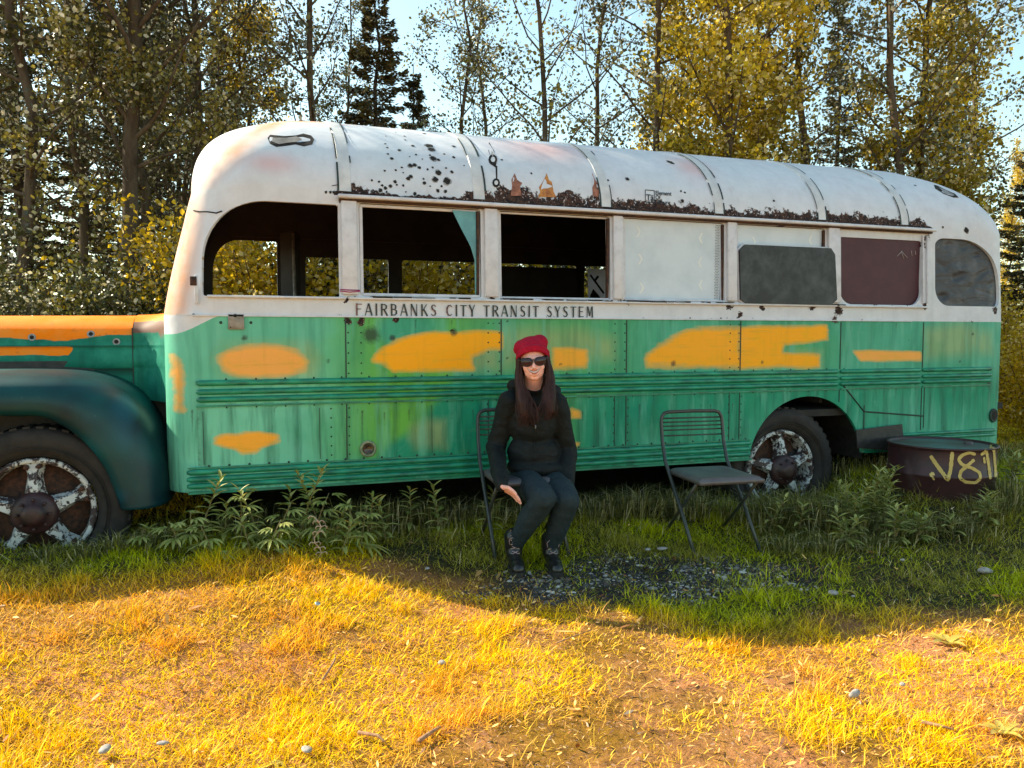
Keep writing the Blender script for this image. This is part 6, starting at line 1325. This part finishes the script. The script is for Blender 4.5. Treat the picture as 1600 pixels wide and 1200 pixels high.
# ---- hair: a soft mass at each side and locks over it
r = random.Random(12); bm = bmesh.new(); ellp(bm, H_l(0, -.05, -.01), (.082, .065, .10), HM); ellp(bm, H_l(0, -.075, -.10), (.085, .05, .09), HM)
for s in (-1, 1):
    ch_ = [H_l(s*.076, .005, .005), H_l(s*.083, .005, -.05), H_l(s*.084, .015, -.10), H_l(s*.078, .035, -.155), H_l(s*.072, .055, -.21), H_l(s*.070, .062, -.265), H_l(s*.062, .060, -.285)]
    rs2 = [.014, .020, .026, .030, .032, .028, .010]
    for i in range(6): caps(bm, ch_[i], rs2[i], ch_[i+1], rs2[i+1], 14); caps(bm, ch_[i]-FW*.03, rs2[i], ch_[i+1]-FW*.03, rs2[i+1], 14)
hr = fuse(bm, .006, 3, 'hair', M['hair'], per)
lk = MB()
for s in (-1, 1):
    for k in range(190):
        e = r.uniform(-1, 1); f = r.uniform(.0, 1); z1 = -.24-r.uniform(0, .08)-(.03 if s < 0 else 0); w0 = r.uniform(.0015, .0045); m_ = r.uniform(0, 1)**1.5*.042
        c0 = [(.070+.016*f, .035-.05*f, .03), (.070+.018*f, .040-.05*f, -.04), (.066+.030*f, .045-.04*f, -.10), (.058+.035*f+.004*e, .058-.03*f, -.155), (.050+.045*f+.010*e, .080-.03*f, -.21), (.042+.055*f+.012*e, .093-.03*f, (-.21+z1)/2-.01), (.040+.050*f+.016*e, .090-.03*f, z1)]
        ph = r.uniform(0, 6); P = [H_l(s*(a-m_*max(0, (i-2)/4)**.8+(.004+.0022*i)*math.sin(i*1.5+ph)), b_+(.012*(m_/.042)*max(0, (i-2)/4))+.002*math.sin(i*2+ph), c) for i, (a, b_, c) in enumerate(c0)]
        q_ = [P[0]]
        for i in range(6):
            for j in range(1, 4):
                t_ = j/3; p0, p1, p2, p3 = P[max(i-1, 0)], P[i], P[i+1], P[min(i+2, 6)]; q_.append(.5*((2*p1)+(-p0+p2)*t_+(2*p0-5*p1+4*p2-p3)*t_*t_+(-p0+3*p1-3*p2+p3)*t_**3))
        n_ = len(q_); q_ = [p+RT*s*(r.uniform(0, .02) if k % 6 == 0 else 0)*(j/n_)**2 for j, p in enumerate(q_)]; lk.tube(q_, [w0*(1-.85*(i/n_)**3) for i in range(n_)], 5)
lk.build('locks', [M['hair']], hr)
# ---- face: lips, teeth, sunglasses
bb = bpy.data.objects['body.001'] if 'body.001' in bpy.data.objects else [c_ for c_ in per.children if c_.name.startswith('body')][0]
bvb = BVHTree.FromPolygons([tuple(v.co) for v in bb.data.vertices], [tuple(p.vertices) for p in bb.data.polygons])
def on_face(a, c):
    h = bvb.ray_cast(H_l(a, .25, c), -(tilt_ @ FW), .4); return h[0] if h[0] is not None else H_l(a, .08, c)
def lipline(mb, z0, cv, wd_, r_, mi, off): 
    P = [on_face(wd_*u, z0+cv*u*u)+FW*off for u in [i/8*2-1 for i in range(9)]]; mb.tube(P, [r_*(1-.75*abs(i/4-1)**2)+.0006 for i in range(9)], 8, mi, flat=None)
mb = MB(); lipline(mb, -.0480, .017, .037, .0030, 0, .0002); lipline(mb, -.0610, .028, .033, .0042, 0, .0002); lipline(mb, -.0540, .022, .033, .0046, 1, .0012); mb.build('lips', [M['lips'], M['teeth']], bb)
gl = MB()
for s in (-1, 1):
    cxl, czl = s*.0335, .004; out = []
    for i in range(28):
        a = 2*math.pi*i/28; x = math.cos(a); z = math.sin(a); rx = .0285; rz = .0245 if z < 0 else .0205; xx_ = cxl+rx*x+(.004*s if z > .3 and x*s > 0 else 0); zz_ = czl+rz*z+(.004 if z > 0 and x*s > .4 else 0); out.append(H_l(xx_, .0985-.22*abs(xx_)*abs(xx_)*4-.004*abs(z), zz_))
    cen = H_l(cxl, .099, czl); gl.add(out+[cen], [(i, (i+1) % 28, 28) for i in range(28)], 0, True); gl.tube(out+[out[0]], .0026, 8, 1, False)
    gl.tube([H_l(s*.064, .084, .014), H_l(s*.074, .06, .016), H_l(s*.078, -.01, .012)], .003, 6, 1)
gl.tube([H_l(-.010, .102, .010), H_l(0, .106, .013), H_l(.010, .102, .010)], .0028, 8, 1); gl.build('sunglasses', [M['lens'], M['boot']], per)
# ---- boots
for an, to, sd in ((anL, A_(810, 891, 4.16), -1), (anR, A_(871, 889, 4.19), 1)):
    gzz = gz(an.x, an.y); to = Vector((to.x, to.y, gz(to.x, to.y)+.035)); bm = bmesh.new(); heel = Vector((an.x, an.y, gzz+.04))-(to-an).normalized()*.03; heel.z = gzz+.045; dr2 = (to-heel); dr2.z = 0; dr2.normalize()
    up0 = an+UPv*.045; caps(bm, up0, .056, an-UPv*.02, .050); caps(bm, an-UPv*.02, .050, heel+dr2*.045+UPv*.02, .046); caps(bm, heel+dr2*.02, .040, to-dr2*.05+UPv*.012, .040); caps(bm, to-dr2*.06+UPv*.010, .041, to-dr2*.012+UPv*.002, .036); caps(bm, heel, .040, heel+dr2*.03+UPv*.04, .042)
    bo = fuse(bm, .005, 3, 'boot', M['boot'], per)
    so_ = MB(); sdv = dr2.cross(UPv); out = []
    for i in range(24):
        a = 2*math.pi*i/24; cx_ = math.cos(a); L = .150; ctr = heel.lerp(to, .5); out.append(Vector((ctr.x, ctr.y, 0))+dr2*cx_*L*.98+sdv*math.sin(a)*(.046+.006*cx_))
    b0 = gzz-.012; so_.add([(p.x, p.y, b0) for p in out]+[(p.x, p.y, b0+.026) for p in out], [tuple(range(23, -1, -1)), tuple(range(24, 48))]+[(i, (i+1) % 24, 24+(i+1) % 24, 24+i) for i in range(24)]); so_.build('sole', [M['blackrubber']], bo)
    lc = MB(); bt = BVHTree.FromPolygons([tuple(v.co) for v in bo.data.vertices], [tuple(p.vertices) for p in bo.data.polygons])
    def ob(u, z):
        base = Vector((an.x, an.y, gzz+z))+sdv*u; h = bt.ray_cast(base+dr2*.3, -dr2, .5); return (h[0]+dr2*.003) if h[0] is not None else None
    pv = []
    for i in range(6):
        z = .075+i*.024; a, b_ = ob(-.016, z), ob(.016, z+.012); c, d = ob(.016, z), ob(-.016, z+.012)
        if a and b_: lc.tube([a, b_], .0022, 5)
        if c and d: lc.tube([c, d], .0022, 5)
        for q_ in (ob(-.021, z), ob(.021, z)):
            if q_: lc.disc(q_+dr2*.001, .0035, dr2, 8, 1)
    tp = ob(0, .215) or an+dr2*.06+UPv*.05
    for s in (-1, 1): lc.tube([tp, tp+sdv*s*.02+UPv*.012+dr2*.01, tp+sdv*s*.035-UPv*.005+dr2*.008, tp+sdv*s*.03-UPv*.03+dr2*.004], .0018, 5)
    lc.build('laces', [M['lace'], M['metal']], bo)
